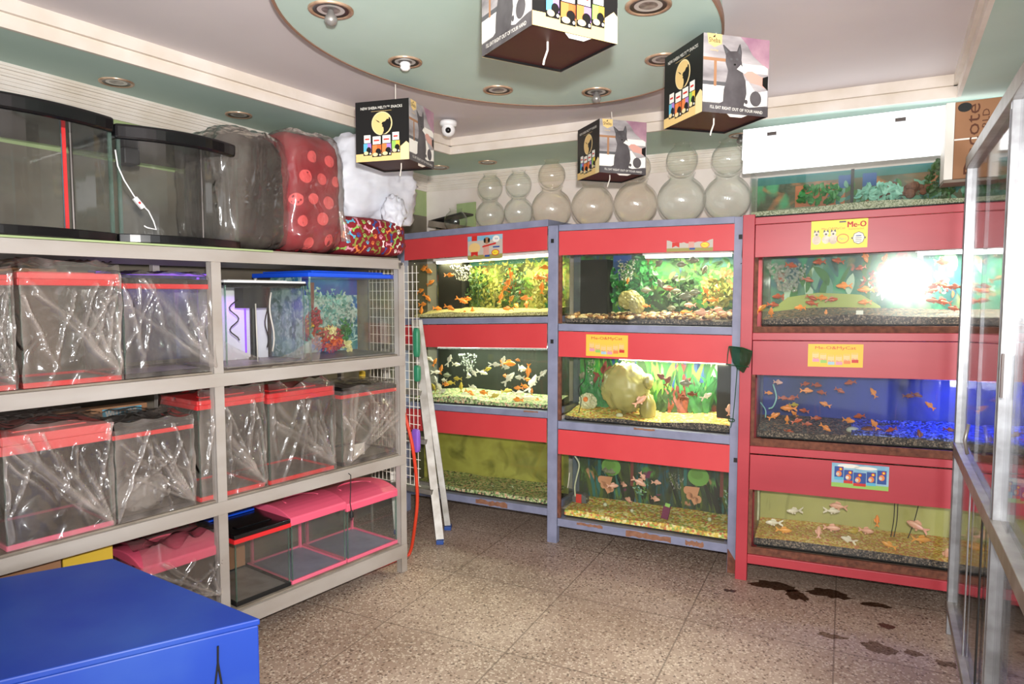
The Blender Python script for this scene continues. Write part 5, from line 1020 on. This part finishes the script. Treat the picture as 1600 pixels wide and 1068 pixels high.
# dark cartons behind the blue crate on the bottom shelf
MB('yellow').box(FK.u(98, 870, .12), FK.u(176, 860, .12), .12, .13, Z3+.001, .575).build('board', F=FK, at=(-1.6, .12, Z3), label='yellow board standing on the bottom shelf behind the blue crate', cat='board')
MB('card').box(-2.30, FK.u(97, 870, .12)-.01, .10, .40, Z3+.001, .56).build('carton', F=FK, at=(-1.9, .1, Z3), label='brown carton on the bottom shelf at the left edge, behind the blue crate', cat='box', bevel=.003)
# --- on top of the rack: two bow fronted black tanks
def bowfront(pxl, pxr, label, zt, d0=.05, dd=.40, bow=.07, kind=0):
    u0 = FK.u(pxl, 300, d0+.02); u1 = FK.u(pxr, 300, d0+.02); zb = ZT+.001; zl = zt-.056; n = 16
    t = thing('fish_tank', label, 'fish tank', FK, (u0, d0, zb))
    def outline(o=0, b=bow, extra=0):
        P = [(u1+o, d0+dd+o), (u0-o, d0+dd+o)]
        for k in range(n+1):
            a = k/n; x = u0-o+(u1-u0+2*o)*a; y = d0-o-b*(1-(2*a-1)**2)*1.0+.05*0; P.append((x, y))
        return P
    P = outline(); m = MB('dglass2'); q = len(P); m.raw([(x, y, zb+.03) for x, y in P]+[(x, y, zl) for x, y in P], [(i, (i+1) % q, (i+1) % q+q, i+q) for i in range(q)])
    m.box(u0+.002, u0+.012, d0-.002, d0+.01, zb+.03, zl, 'edge'); m.box(u1-.012, u1-.002, d0-.002, d0+.01, zb+.03, zl, 'edge'); m.build('glass_body', t, fix=False)
    MB('black').prism(outline(.005), zb, zb+.032).build('base_trim', t, bevel=.003)
    L = MB('black').prism(outline(.008), zl, zt).build('lid', t, bevel=.010)
    MB('blackm').prism([(x, y) for x, y in outline(-.02, bow*.8)], zt, zt+.004).build('lid_plate', L)
    MB('blackm').box(u0+.08, u0+.14, d0+.12, d0+.2, zl-.06, zl).build('filter', t, bevel=.005)
    MB('bolt').tube([(u1-.09, d0+.12, zb+.03), (u1-.09, d0+.12, zl)], .006, 8).build('pipe', t)
    return t, u0, u1, zb, zl, d0
T, u0, u1, zb, zl, dd_ = bowfront(-150, 174, 'black bow-front tank at the far left on top of the rack', 2.14)
xr = FK.u(103, 290, .10); MB('redp').box(xr-.006, xr+.006, .10, .104, zb+.03, zl).build('red_strip', T); MB('pcyan').box(xr+.03, xr+.036, .2, .206, zb+.03, zl).build('blue_strip', T)
T, u0, u1, zb, zl, dd_ = bowfront(181, 367, 'black bow-front tank beside the dotted bag, with a white lead inside', 2.122)
P = [FK.uv(a, b, .02) for a, b in ((176, 235), (180, 260), (190, 282), (205, 306), (212, 315), (228, 330), (236, 346), (240, 359), (226, 356), (221, 353))]
m = MB('white').tube([(a, .0, b) for a, b in P], .0026, 6)
m.build('lead', T, smooth=True)
a, b2 = FK.uv(216, 317, .0); m = MB('white'); m.T = tr(a, -.004, b2) @ Matrix.Rotation(.85, 4, 'Y'); m.box(-.022, .022, -.006, .006, -.008, .008); m.box(-.004, .004, -.008, -.006, -.004, .004, 'redp'); m.build('lead_switch', T)
# greenish board edge under the tanks
MB('wallband').box(-1.9, FK.u(425, 390, .0), -.008, .05, 1.6835, 1.6905).build('board', F=FK, at=(-1, 0, 1.684), label='thin olive board lying along the front of the rack top', cat='board')
# --- polka dot bag in film
def tl(F, u, d, z, rz): return F.M @ tr(u, d, z) @ Matrix.Rotation(rz, 4, 'Z')
ua = FK.u(352, 390, .1); ub = FK.u(548, 395, .02); uc = FK.u(470, 390, .0)
def motif_print(name, parent, target, items):
    """flat printed motifs laid onto the cloth surface"""
    m = MB()
    for pts, y, mat in items: m.raw([(x, y, z) for x, z in pts], [tuple(range(len(pts)))], mat)
    o = m.build(name, parent, fix=False); b_ = bmesh.new(); b_.from_mesh(o.data); bmesh.ops.triangulate(b_, faces=b_.faces)
    bmesh.ops.subdivide_edges(b_, edges=b_.edges, cuts=1, use_grid_fill=False); b_.to_mesh(o.data); b_.free()
    md = o.modifiers.new('fit', 'SHRINKWRAP'); md.target = target; md.wrap_method = 'PROJECT'; md.use_project_y = True; md.use_project_x = md.use_project_z = False; md.use_positive_direction = True; md.use_negative_direction = False; md.offset = .0022; return o
FB = Frame(((FK.M @ Vector((uc, .0, 0))).x, (FK.M @ Vector((uc, .0, 0))).y), math.degrees(math.atan(790/1067))-0)
t = thing('pet_bed', 'crimson pet bed with coral polka dots folded in clear plastic on the rack', 'pet bed', FK, (uc, .1, ZT)); ZB = ZT+.006
u_l = FK.u(356, 390, .04); u_r = FK.u(532, 395, .04); H = FK.z(430, 208, .1)-ZB
def rbox(x0, x1, y0, y1, z0, z1, r, seed, amp, m, n=18, top=0):
    C_ = Vector(((x0+x1)/2, (y0+y1)/2, (z0+z1)/2)); S_ = Vector(((x1-x0)/2, (y1-y0)/2, (z1-z0)/2)); ball = []
    def fn(a, b):
        th = 2*PI*a; ph = PI*(b*.998+.001); q = Vector((math.cos(th)*math.sin(ph), math.sin(th)*math.sin(ph), -math.cos(ph)))
        p_ = 5.0; L = (abs(q.x)**p_+abs(q.y)**p_+abs(q.z)**p_)**(1/p_); q = q/L
        k = 1+amp*noise.noise(q*2.5+Vector((seed, 0, 0)))+amp*.6*(1-2*abs(noise.noise(q*6+Vector((0, seed, 0)))))
        z = C_.z+q.z*S_.z*k
        return (C_.x+q.x*S_.x*k*(1-top*max(0, q.z)), C_.y+q.y*S_.y*k, max(z0, z))
    return m.grid(fn, n*3, n*2)
um = FK.u(468, 300, .0)
rbox(u_l, um-.01, .05, .42, ZB, ZB+H*.93, .05, 4, .05, MB('cushgrey')).build('folded_cushion', t, smooth=True)
dc = rbox(um-.05, u_r, .0, .40, ZB, ZB+H*1.02, .05, 7, .05, MB('bagred')).build('dotted_cushion', t, smooth=True)
q = random.Random(4); it = []
for r_ in range(6):
    for c_ in range(4):
        x = um-.02+(c_+.5*(r_ % 2))*.088+q.uniform(-.012, .012); z = ZB+.05+r_*.095+q.uniform(-.012, .012); rr = q.uniform(.024, .031)
        if um-.02 < x < u_r-.055 and z < ZB+H*.88: it.append(([(x+rr*math.cos(k*PI/10), z+rr*math.sin(k*PI/10)) for k in range(20)], -.12, 'dot'))
motif_print('dot_print', t, dc, it)
M['bagfilm'] = wrapmat('grey_bag_film', .5, (176, 166, 156), 5, (.86, .84, .82), 1.0, (2.2, 2.2, .35))
w_ = rbox(u_l-.03, um-.002, .02, .44, ZB-.001, ZB+H*.98, .05, 9, .05, MB('bagfilm'), 26); rbox(um-.06, u_r+.012, -.02, .42, ZB-.001, ZB+H*1.05, .05, 14, .05, MB('wrap3'), 26).build('plastic_wrap', t, smooth=True, fix=False); w_.build('plastic_wrap', t, smooth=True, fix=False)
m = MB('wrap2'); u, z = FK.uv(537, 340, -.05)
def knot(a, b): return (u-.012+.05*a*b+.012*math.cos(a*6.28), -.045+.015*math.sin(a*6.28), z+.03-.14*b+.01*noise.noise(Vector((a*5, b*8, 1))))
m.grid(knot, 14, 14); m.build('wrap_knot', t, smooth=True, fix=False)
# --- paw print cushion with the white sack on it
u_l = FK.u(520, 380, .05); u_r = .075; zt = FK.z(560, 340, .1)
t = thing('pet_bed', 'dark red pet bed printed with bones and paws on the rack top', 'pet bed', FK, (u_l, .1, ZT))
M['pawred'] = flat('dark_red_fabric', (142, 24, 36), .8, c2=(120, 18, 30), scale=12)
pc = rbox(u_l, u_r, -.01, .42, ZB, zt, .05, 3, .025, MB('pawred'), 20).build('cushion', t, smooth=True)
def bone(x, z, L, a_, mat):
    P_ = [(-.5, .0), (-.62, .14), (-.5, .30), (-.34, .24), (-.30, .12), (.30, .12), (.34, .24), (.5, .30), (.62, .14), (.5, 0), (.62, -.14), (.5, -.30), (.34, -.24), (.30, -.12), (-.30, -.12), (-.34, -.24), (-.5, -.30), (-.62, -.14)]
    return [([(x+L*(p*math.cos(a_)-r*math.sin(a_)), z+L*(p*math.sin(a_)+r*math.cos(a_))) for p, r in P_], -.1, mat)]
def pawp(x, z, L, a_, mat):
    def el(cx, cz, rx, rz): return [(x+L*((cx+rx*math.cos(k*PI/6))*math.cos(a_)-(cz+rz*math.sin(k*PI/6))*math.sin(a_)), z+L*((cx+rx*math.cos(k*PI/6))*math.sin(a_)+(cz+rz*math.sin(k*PI/6))*math.cos(a_))) for k in range(12)]
    return [(el(0, -.12, .30, .24), -.1, mat)]+[(el(cx, cz, .10, .14), -.1, mat) for cx, cz in ((-.36, .12), (-.14, .32), (.14, .32), (.36, .12))]
q = random.Random(7); it = []; cols_ = ['ppink', 'pnavy', 'leafo', 'porange', 'pcyan', 'plime', 'pwhite']
nx = 11; nz = 5
for i in range(nx):
    for j in range(nz):
        x = u_l+.035+(u_r-u_l-.08)*(i+.5*(j % 2))/nx; z = ZB+.026+(zt-ZB-.06)*j/(nz-1); k_ = q.random(); L = q.uniform(.028, .040); mt_ = q.choice(cols_)
        it += bone(x, z, L, q.uniform(0, 3.1), mt_) if k_ < .55 else pawp(x, z, L*.8, q.uniform(-.6, .6), mt_)
motif_print('bone_and_paw_print', t, pc, it)
u_l = FK.u(528, 300, .1); u_r2 = FK.u(652, 300, .15); z1 = FK.z(560, 212, .15)
m = MB('sack'); rbox(u_l+.01, u_r2-.04, .08, .44, zt-.012, z1-.0, .05, 21, .13, m, 24, top=.22); x, z = FK.uv(622, 336, .0)
def spill(a, b): 
    q = (1-b)*.085+.018; return (x-.01+.03*b+q*math.cos(a*6.28)*.9, .02+q*.55*math.sin(a*6.28), z+.085-.17*b+.018*noise.noise(Vector((a*5, b*5, 3))))
crumple(m, (x, .03, z+.02), .06, .05, .075, 33, 18, .3); m.build('sack', F=FK, at=(u_l, .2, zt), smooth=True, label='white woven plastic sack slumped on the paw print pet bed', cat='sack')
# ------------------------------------------------------------------ hanging cubes
def cube_art(k, a):
    if k == 0:
        a.rect(0, 0, 1, 1, 'pblack', 0); a.txt('NEW SHEBA MELTY™ SNACKS', .49, .885, .78, .046, 'pwhite', 2)
        a.rect(.3, .825, .68, .829, 'pgold', 1)
        a.ell(.50, .62, .195, .195, 'pgold2', 1, 32); a.ell(.50, .62, .178, .178, 'pgold', 2, 32)
        a.pol([(.51, .44), (.56, .45), (.62, .49), (.66, .55), (.675, .62), (.66, .70), (.635, .72), (.625, .68), (.60, .69), (.56, .65), (.51, .64), (.495, .61), (.515, .59), (.50, .575), (.53, .55), (.535, .50)], 'pblack', 3)
        a.pol([(.38, .69), (.44, .66), (.47, .63), (.43, .645), (.40, .67)], 'pblack', 3)
        a.pol([(0, 0), (1, 0), (1, .20), (.84, .16), (.80, .15), (0, .13)], 'pgold', 1); a.pol([(.84, .0), (1, 0), (1, .26), (.95, .30), (.84, .22)], 'pgold2', 2)
        for x, c1, c2, w_, y in ((.15, 'pcyan', 'ppurple', .15, .10), (.315, 'porange', 'coralo', .175, .07), (.50, 'porange', 'ppurple', .175, .08), (.685, 'plime', 'posty', .15, .12)):
            a.rect(x-.005, y, x+w_, y+.36, 'pblack', 3); a.rect(x+.01, y+.21, x+w_-.015, y+.34, 'pwhite', 4); a.rect(x, y+.06, x+w_*.5, y+.20, c1, 4); a.rect(x+w_*.5, y+.06, x+w_-.005, y+.20, c2, 4)
            a.ell(x+w_*.66, y+.09, w_*.30, .05, 'pblack', 5); a.ell(x+w_*.33, y+.04, w_*.28, .03, 'pgold2', 6); a.ell(x+w_*.85, y+.03, .014, .016, 'pwhite', 6); a.rect(x+.03, y+.26, x+w_-.04, y+.285, 'pred', 5)
    else:
        a.rect(0, 0, 1, 1, 'pscene', 0); a.rect(0, .12, .4, .35, 'pwhite', 1); a.rect(0, .35, .5, .40, 'pgrey', 1); a.rect(.16, .34, .20, .66, 'card', 2); a.rect(0, .66, .36, .70, 'card', 2); a.rect(.55, .55, .98, .66, 'pwhite', 1); a.rect(0, 0, 1, .13, 'pcat', 1)
        a.pol([(.55, 1), (1, 1), (1, .62), (.88, .68), (.74, .78), (.66, .90)], 'pmauve', 2)
        a.pol([(.62, .12), (.70, .10), (.98, .14), (.98, .34), (.80, .30), (.68, .44), (.60, .44)], 'pwhite', 2); a.ell(.80, .22, .09, .10, 'pcat', 3); a.ell(.655, .17, .025, .03, 'pcat', 3)
        a.pol([(.20, .10), (.30, .15), (.31, .30), (.35, .44), (.37, .55), (.33, .66), (.335, .74), (.285, .87), (.30, .875), (.40, .80), (.50, .81), (.535, .90), (.55, .905), (.575, .80), (.57, .70), (.59, .62), (.60, .52), (.64, .44), (.66, .28), (.62, .12), (.50, .09)], 'pcat', 3)
        a.pol([(.30, .85), (.335, .76), (.37, .79)], 'pgrey', 4); a.pol([(.54, .88), (.515, .79), (.56, .77)], 'pgrey', 4); a.ell(.415, .70, .020, .014, 'pgrey', 5); a.ell(.50, .705, .020, .014, 'pgrey', 5); a.ell(.47, .635, .018, .012, 'pblack', 5)
        a.pol([(.50, .58), (.56, .64), (.62, .58), (.66, .56), (.62, .53)], 'pwhite', 5)
        a.pol([(.60, .54), (.66, .565), (.74, .57), (.88, .51), (.96, .50), (.96, .36), (.86, .40), (.72, .42), (.66, .47)], 'pskin', 4); a.pol([(.90, .50), (.985, .53), (.985, .34), (.90, .40)], 'pblack', 5)
        a.pol([(.05, 1), (.27, 1), (.27, .88), (.16, .83), (.07, .87)], 'pgold', 4); a.txt('Sheba', .16, .92, .17, .06, 'pblack', 5); a.pol([(.13, .955), (.17, .99), (.165, .955)], 'pblack', 5); a.txt('melty', .16, .79, .12, .03, 'pgold', 5)
        a.txt("I'LL EAT RIGHT OUT OF YOUR HAND", .51, .06, .80, .040, 'pwhite', 5, rot=-.03)
def hang_cube(zb, N, L, R, side, first, label, topz, string_top):
    n = onz(*N, zb); l = onz(*L, zb); r = onz(*R, zb); c = (l+r)/2
    e = ((r-n).normalized()+Vector(((l-n).y, -(l-n).x, 0)).normalized()*(1 if Vector(((l-n).y, -(l-n).x, 0)).dot(r-n) > 0 else -1)).normalized()
    F = Frame((c.x, c.y, zb), math.degrees(math.atan2(e.x, e.y))); h = side/2
    t = thing('hanging_display_cube', label, 'display cube', F, (0, 0, 0), 'printed cardboard cubes hung from the ceiling')
    m = MB('pblack'); th = .002
    for k in range(4):
        m.T = Matrix.Rotation(PI/2*k, 4, 'Z'); m.box(-h, h, -h, -h+th, 0, side)
    m.T = None; m.box(-h, h, -h, h, side-th, side); m.build('carton', t)
    for k in range(4):
        a = Art(Matrix.Rotation(PI/2*k, 4, 'Z') @ tr(-h, -h-.0004, 0), side, side); cube_art((k+first) % 2, a); a.build('printed_side', t)
    MB('maroon').box(-h+th, h-th, -h+th, h-th, .006, .009).build('base_flap', t)
    m = MB('pwhite'); m.raw([(-.3*h, -h+.001, .004), (.45*h, -h+.001, .004), (.25*h, -h+.05*side, -.006), (-.1*h, -h+.05*side, -.006)], [(0, 1, 2, 3)]); m.build('loose_flap', t, fix=False)
    m = MB('rope').tube([(0, 0, side), (.002, 0, (string_top-zb)*.6+side*.4), (0, 0, string_top-zb)], .0022, 6); m.tube([(0, 0, side+.03), (-.018, 0, side+.012), (-.022, 0, side+.002)], .0018, 5); m.build('string', t)
    m = MB('rope').tube([(-.2*h, -.3*h, .006), (-.2*h, -.3*h, -.014), (-.28*h, -.3*h, -.04), (-.30*h, -.3*h, -.052)], .0026, 6); m.build('string_tail', t)
    return t
hang_cube(2.125, (828, 37), (752, 88), (965, 70), .25, 0, 'largest and nearest hanging cube, cut by the top of the picture', 0, ZD)
hang_cube(2.095, (1095, 173), (1041.5, 201), (1194.5, 183.7), .25, 1, 'rightmost hanging cube, with the grey cat picture facing right', 0, ZC)
hang_cube(2.079, (929, 267.5), (904, 281), (1007, 274.5), .25, 1, 'smallest hanging cube, in front of the glass bowls', 0, ZD)
hang_cube(2.064, (645, 248), (560, 255), (675.5, 263.5), .25, 1, 'leftmost hanging cube, black side with a gold circle facing out', 0, ZC)
# ------------------------------------------------------------------ security camera at the ceiling corner
p = onz(701, 205, ZS+.03); t = thing('security_camera', 'small white dome security camera at the back corner of the ceiling', 'security camera', W, tuple(p))
q = p+Vector((0, -.02, .02)); MB('white').lathe([(.0001, .03), (.045, .03), (.048, .02), (.045, .005), (.03, .0)], q, 24).build('mount', t, smooth=True)
MB('white').ball(q+Vector((0, 0, -.018)), .038, 20, 12).build('camera_ball', t, smooth=True); MB('black').ball(q+Vector((.002, -.032, -.026)), .016, 14, 8).build('lens', t, smooth=True)
# ------------------------------------------------------------------ clutter in the back left corner
P = FL.M @ Vector((-1.05, .38, 0)); FZ = FL
MB('wallband').box(-1.02, -.86, .44, .455, 1.95, 2.18).build('board', F=FL, at=(-1, .44, 1.95), label='pale green board leaning in the back left corner above the stand', cat='board')
m = MB('board'); m.box(-1.12, -.90, .25, .43, 1.947, 1.985); m.T = tr(-1, .33, 1.99) @ Matrix.Rotation(.2, 4, 'Y'); m.box(-.12, .14, -.10, .08, .0, .04); m.T = tr(-.95, .3, 2.06) @ Matrix.Rotation(-.12, 4, 'Y'); m.box(-.16, .12, -.06, .08, 0, .012, 'bolt'); m.T = None; m.box(-1.1, -.98, .3, .42, 2.0, 2.06, 'blackm')
m.build('scrap_pile', F=FL, at=(-1, .33, 1.95), label='pile of grey scrap panels in the corner beside the white sack', cat='scrap')
# ------------------------------------------------------------------ wire grid with goods, hose, ladder
G0 = onz(642, 800, 0); FG = Frame((G0.x, G0.y), FK_deg if 'FK_deg' in globals() else 120)
pg = FK.M @ Vector((.07, .0, 0)); FG = Frame((pg.x, pg.y), 122)
t = thing('wire_grid', 'white wire grid panel standing behind the right end of the rack', 'wire grid', FG, (0, .12, .5))
m = MB('pwhite'); gx0, gx1, gz0, gz1 = -.42, -.045, .42, 1.66
k = 0; x = gx0
while x <= gx1+.001: m.bar((x, .12, gz0), (x, .12, gz1), .0028, .0028); x += .03
z = gz0
while z <= gz1: m.bar((gx0, .1215, z), (gx1, .1215, z), .0028, .0028); z += .05
m.build('wire_mesh', t)
MB('alud').bar((gx0, .12, 0), (gx0, .12, gz1), .010, .010).build('frame_post', t)
for px, py, w_, h_, mt, lb in ((651, 535, .035, .16, 'greenb', 'tall green packet hanging on the wire grid by the ladder'), (652, 583, .035, .09, 'greenb', 'squat green packet on the wire grid below the tall one'), (650, 688, .05, .13, 'purple', 'rounded purple basket hooked on the wire grid'), (566, 586, .03, .05, 'yellow', 'small yellow tag on the wire grid above the middle shelf'), (621, 700, .05, .08, 'maroon', 'dark maroon packet on the wire grid'), (618, 760, .09, .07, 'dglass', 'foil packet pile low on the wire grid'), (628, 600, .03, .05, 'porange', 'small orange packet on the wire grid beside the rack post')):
    u, z = FG.uv(px, py, .10); f = rbox(u-w_/2, u+w_/2, .085, .115, z-h_/2, z+h_/2, .01, u*9, .03, MB(mt), 8); f.build('basket' if 'basket' in lb else 'packet', F=FG, at=(u, .1, z-h_/2), smooth=True, label=lb, cat='basket' if 'basket' in lb else 'packet')
# ladder
t = thing('step_ladder', 'aluminium step ladder leaning in the corner by the wire grid', 'ladder', W, tuple(onz(690, 850, 0)))
fr, fl_ = onz(688, 848, 0), onz(622, 832, 0); br_ = onz(700, 826, 0)
tr_ = ony(648, 500, 4.42); tl_ = tr_+(fl_-fr)*.82; tb = tr_+Vector((.02, .06, 0)); bl_ = br_+(fl_-fr)
def lerp(a, b, f): return a+(b-a)*f
for a, b2 in ((fr, tr_), (fl_, tl_)): MB('alud').bar(a, b2, .022, .05, up=(1, .2, 0)).build('side_rail', t, bevel=.002)
MB('alud').bar(br_, tb, .02, .04, up=(1, .2, 0)).build('rear_leg', t, bevel=.002)
for f in (.22, .44, .66, .87):
    a, b2 = lerp(fr, tr_, f), lerp(fl_, tl_, f); MB('alud').bar(a, b2, .075, .030).build('step', t, bevel=.002)
    if f < .3: MB('alud').bar(lerp(br_, tb, .2), lerp(bl_, tb+(tl_-tr_), .2), .02, .02).build('brace', t)
for a in (fr, fl_, br_): MB('pnavy').box(a.x-.022, a.x+.022, a.y-.03, a.y+.03, 0, .025).build('foot', t, bevel=.003)
# hose
P = [FK.uv(px, py, 0) for px, py in ((634, 655), (642, 690), (648, 730), (652, 775), (650, 820), (642, 850))]
pts = []
for px, py, y in ((630, 640, 3.72), (638, 668, 3.72), (645, 700, 3.72), (650, 740, 3.74), (652, 780, 3.76), (649, 815, 3.78), (640, 846, 3.85), (620, 868, 3.75), (560, 893, 3.55)):
    pts.append(ony(px, py, y))
pts[-1].z = pts[-2].z = pts[-3].z = .012; pts[-4].z = max(.012, pts[-4].z)
Q = []
for i in range(len(pts)-1):
    p0 = pts[max(0, i-1)]; p1 = pts[i]; p2 = pts[i+1]; p3 = pts[min(len(pts)-1, i+2)]
    for k in range(6): f = k/6; Q.append(.5*((2*p1)+(-p0+p2)*f+(2*p0-5*p1+4*p2-p3)*f*f+(-p0+3*p1-3*p2+p3)*f**3))
MB('hose').tube(Q, .0095, 10).build('hose', at=tuple(Q[-1]), smooth=True, label='orange-red hose hanging between the rack and the ladder', cat='hose')
# ------------------------------------------------------------------ blue crate in the foreground
zt = .62; a = onz(175, 872, zt); b2 = onz(404, 966, zt); e = (b2-a).normalized()
FBx = Frame((b2.x, b2.y), math.degrees(math.atan2(e.x, e.y)))
fe = onz(0, 1062, zt); q = FBx.I @ fe; wdt = (b2-a).length
dirr = (FBx.M.to_3x3().inverted() @ (fe-b2)); 
t = thing('crate', 'large blue painted wooden crate in the left foreground', 'crate', W, (b2.x, b2.y, 0))
f1 = b2+(fe-b2).normalized()*1.05; bk = a+(fe-b2).normalized()*1.05
quad = [b2, f1, bk, a]; m = MB('blue'); m.prism([(p.x, p.y) for p in quad], 0, zt-.018); m.build('body', t, bevel=.004)
cen = sum(quad, Vector())/4; m = MB('blue'); m.prism([(p.x+(p.x-cen.x)*.006, p.y+(p.y-cen.y)*.006) for p in quad], zt-.018, zt); m.build('lid', t, bevel=.004)
g0 = onz(339, 1010, zt); nrm = Vector(((fe-b2).y, -(fe-b2).x, 0)).normalized()
if nrm.dot(b2-cen) < 0: nrm = -nrm
def onside(px, py):
    r = ray(px, py); p0 = b2; return CAM+r*((p0-CAM).dot(nrm)/r.dot(nrm))+nrm*.004
MB('blackm').tube([onside(340, 1008), onside(340, 1034), onside(336, 1068), onside(333, 1090)], .003, 6).tube([onside(340, 1034), onside(346, 1068), onside(350, 1090)], .003, 6).build('cord_loop', t)
# ------------------------------------------------------------------ sliding glass cabinet on the right
c0 = onz(1484, 990, 0); FX = Frame((c0.x, c0.y), 180+28.5)
t = thing('glass_cabinet', 'aluminium framed sliding glass cabinet along the right side', 'cabinet', FX, (0, 0, 0))
ztop = 2.06; zmid = .84; zlow = .15
for u, w_ in ((0, .020), (1.16, .024), (2.3, .045)): 
    m = MB('alu').box(u-w_/2, u+w_/2, -.015, .02, 0, ztop); m.box(u-w_/2+.006, u-w_/2+.010, -.018, -.014, .1, ztop-.05); m.build('post', t, bevel=.002)
for z0, z1 in ((ztop-.03, ztop+.02), (zmid-.03, zmid+.02), (zlow-.03, zlow)): MB('alud').box(0, 2.4, -.02, .025, z0, z1).build('rail', t, bevel=.002)
for z0, z1 in ((zmid+.02, ztop-.03), (zlow, zmid-.03)):
    for u0, u1, d in ((.016, 1.29, .004), (1.22, 2.4, .012)): MB('cabglass').box(u0, u1, d, d+.005, z0, z1).build('sliding_pane', t)
MB('alu').box(.50, .525, -.004, .0, zlow, zmid-.03).build('door_edge', t); MB('blackm').box(.86, .885, -.004, .0, zlow, zmid-.03).build('door_edge', t)
MB('alu').box(.36, .385, .018, .03, zmid+.02, ztop-.03).build('door_edge', t); 
m = MB('chrome').tube([(.55, -.02, .92), (.55, -.03, .97), (.55, -.02, 1.03)], .006, 8); m.build('handle', t, smooth=True)
m = MB('alu'); m.box(.0, .03, .02, .40, ztop-.01, ztop+.02); m.box(0, 2.4, .38, .42, ztop-.02, ztop+.02); m.box(.0, .03, .38, .41, 0, ztop); m.build('rear_frame', t)
MB('bolt').box(1.235, 1.25, -.02, -.014, 1.22, 1.34).build('lock', t)
# cartons on top of the open tank's right end
def carton(F, u0, u1, d0, d1, z0, z1, label, letters=False):
    t = thing('carton', label, 'box', F, (u0, d0, z0)); MB('card').box(u0, u1, d0, d1, z0, z1).build('carton_body', t, bevel=.003)
    MB('cream').box(u0+(u1-u0)*.42, u0+(u1-u0)*.48, d0-.0008, d0, z0, z1).build('tape', t)
    return t
u0 = FR.u(1476, 240, -.14); z0 = FR.z(1500, 279, -.14); z1_ = FR.z(1490, 160, -.14)
zb_ = z0
t = thing('carton', 'brown carton printed Decote World standing beside the top of the glass cabinet', 'box', FR, (u0, -.14, zb_))
MB('card').box(u0, u0+.032, -.14, .005, zb_, z1_, 'pwhite').build('white_edge', t); MB('card').box(u0+.033, u0+.25, -.14, .005, zb_, z1_).build('carton_body', t, bevel=.003)
a = Art(tr(u0+.033, -.1405, zb_) @ Matrix.Rotation(0, 4, 'Y'), .214, z1_-zb_)
def vtxt(art, s_, cx, cy, wd, ht):   # lettering turned to run upwards
    vs, fs, x0, x1, y0, y1 = text_geo(s_); out = [art.P(cx-((v.y-y0)/(y1-y0)-.5)*ht, cy+((v.x-x0)/(x1-x0)-.5)*wd, 2) for v in vs]; art.mb.raw(out, fs, 'cardp')
vtxt(a, 'Decote', .30, .50, .90, .24); vtxt(a, 'WORLD', .52, .62, .5, .12); a.ell(.16, .92, .12, .06, 'pblack', 2); a.rect(0, .50, 1, .52, 'pwhite', 1); a.build('print', t)
# a shelf board that carries the carton
MB('board').box(u0, u0+.30, -.14, .005, zb_-.014, zb_-.002).build('shelf', F=FR, at=(u0, -.14, zb_), label='narrow board under the printed carton at the top right', cat='board')
p = onz(1600, 60, ZS-.1); 
MB('card').box(1.35, 2.0, .06, .36, ztop+.021, ZS-.015).build('carton', F=FX, at=(1.5, .06, ztop), label='tan carton standing on the glass cabinet at the top right corner', cat='box', bevel=.003)
# glass clip etc: dark plant clump at right end of the open tank
u, z = FR.uv(1482, 285, .0); bush(FR, u, z-.06, .2, .14, .2, 'leafd', 'dark plant clump at the right end of the open tank under the carton', 120, .03)
# ------------------------------------------------------------------ wet marks on the floor
q = random.Random(2)
for px, py, w_, h_, lb in ((1215, 916, .20, .05, 'long wet stain on the floor nearest the red post'), (1300, 928, .17, .05, 'wet stain on the floor right of the long one'), (1245, 930, .07, .06, 'small wet stain just below the long one'), (1370, 945, .10, .025, 'narrow wet stain below the middle of the red stand'), (1385, 978, .05, .025, 'small wet stain nearer the glass cabinet'), (1300, 993, .09, .025, 'faint damp patch, left of the lower pair'), (1372, 1012, .10, .05, 'faint damp patch, right of the lower pair'), (1428, 1020, .05, .03, 'small damp spot at the lower right of the floor'), (1478, 1036, .06, .03, 'damp spot at the foot of the glass cabinet'), (1140, 922, .05, .02, 'little wet mark at the foot of the red post')):
    w_ *= .62; h_ *= .8; p = onz(px, py, .0012); m = MB('grime'); n = 30; ph = q.uniform(0, 9)
    m.raw([(p.x+w_*math.cos(2*PI*k/n)*(1+.55*noise.noise(Vector((math.cos(2*PI*k/n)*2.2+ph, math.sin(2*PI*k/n)*2.2, ph)))), p.y-math.cos(2*PI*k/n)*w_*.3+h_*1.3*math.sin(2*PI*k/n)*(1+.7*noise.noise(Vector((math.cos(2*PI*k/n)*2.5, math.sin(2*PI*k/n)*2.5+ph, ph+3)))), .0012) for k in range(n)], [tuple(range(n))])
    m.k = ['damp' if 'damp' in lb or 'faint' in lb else 'grime']; m.build('puddle', at=(p.x, p.y, .0012), label=lb, cat='wet stain', fix=False)
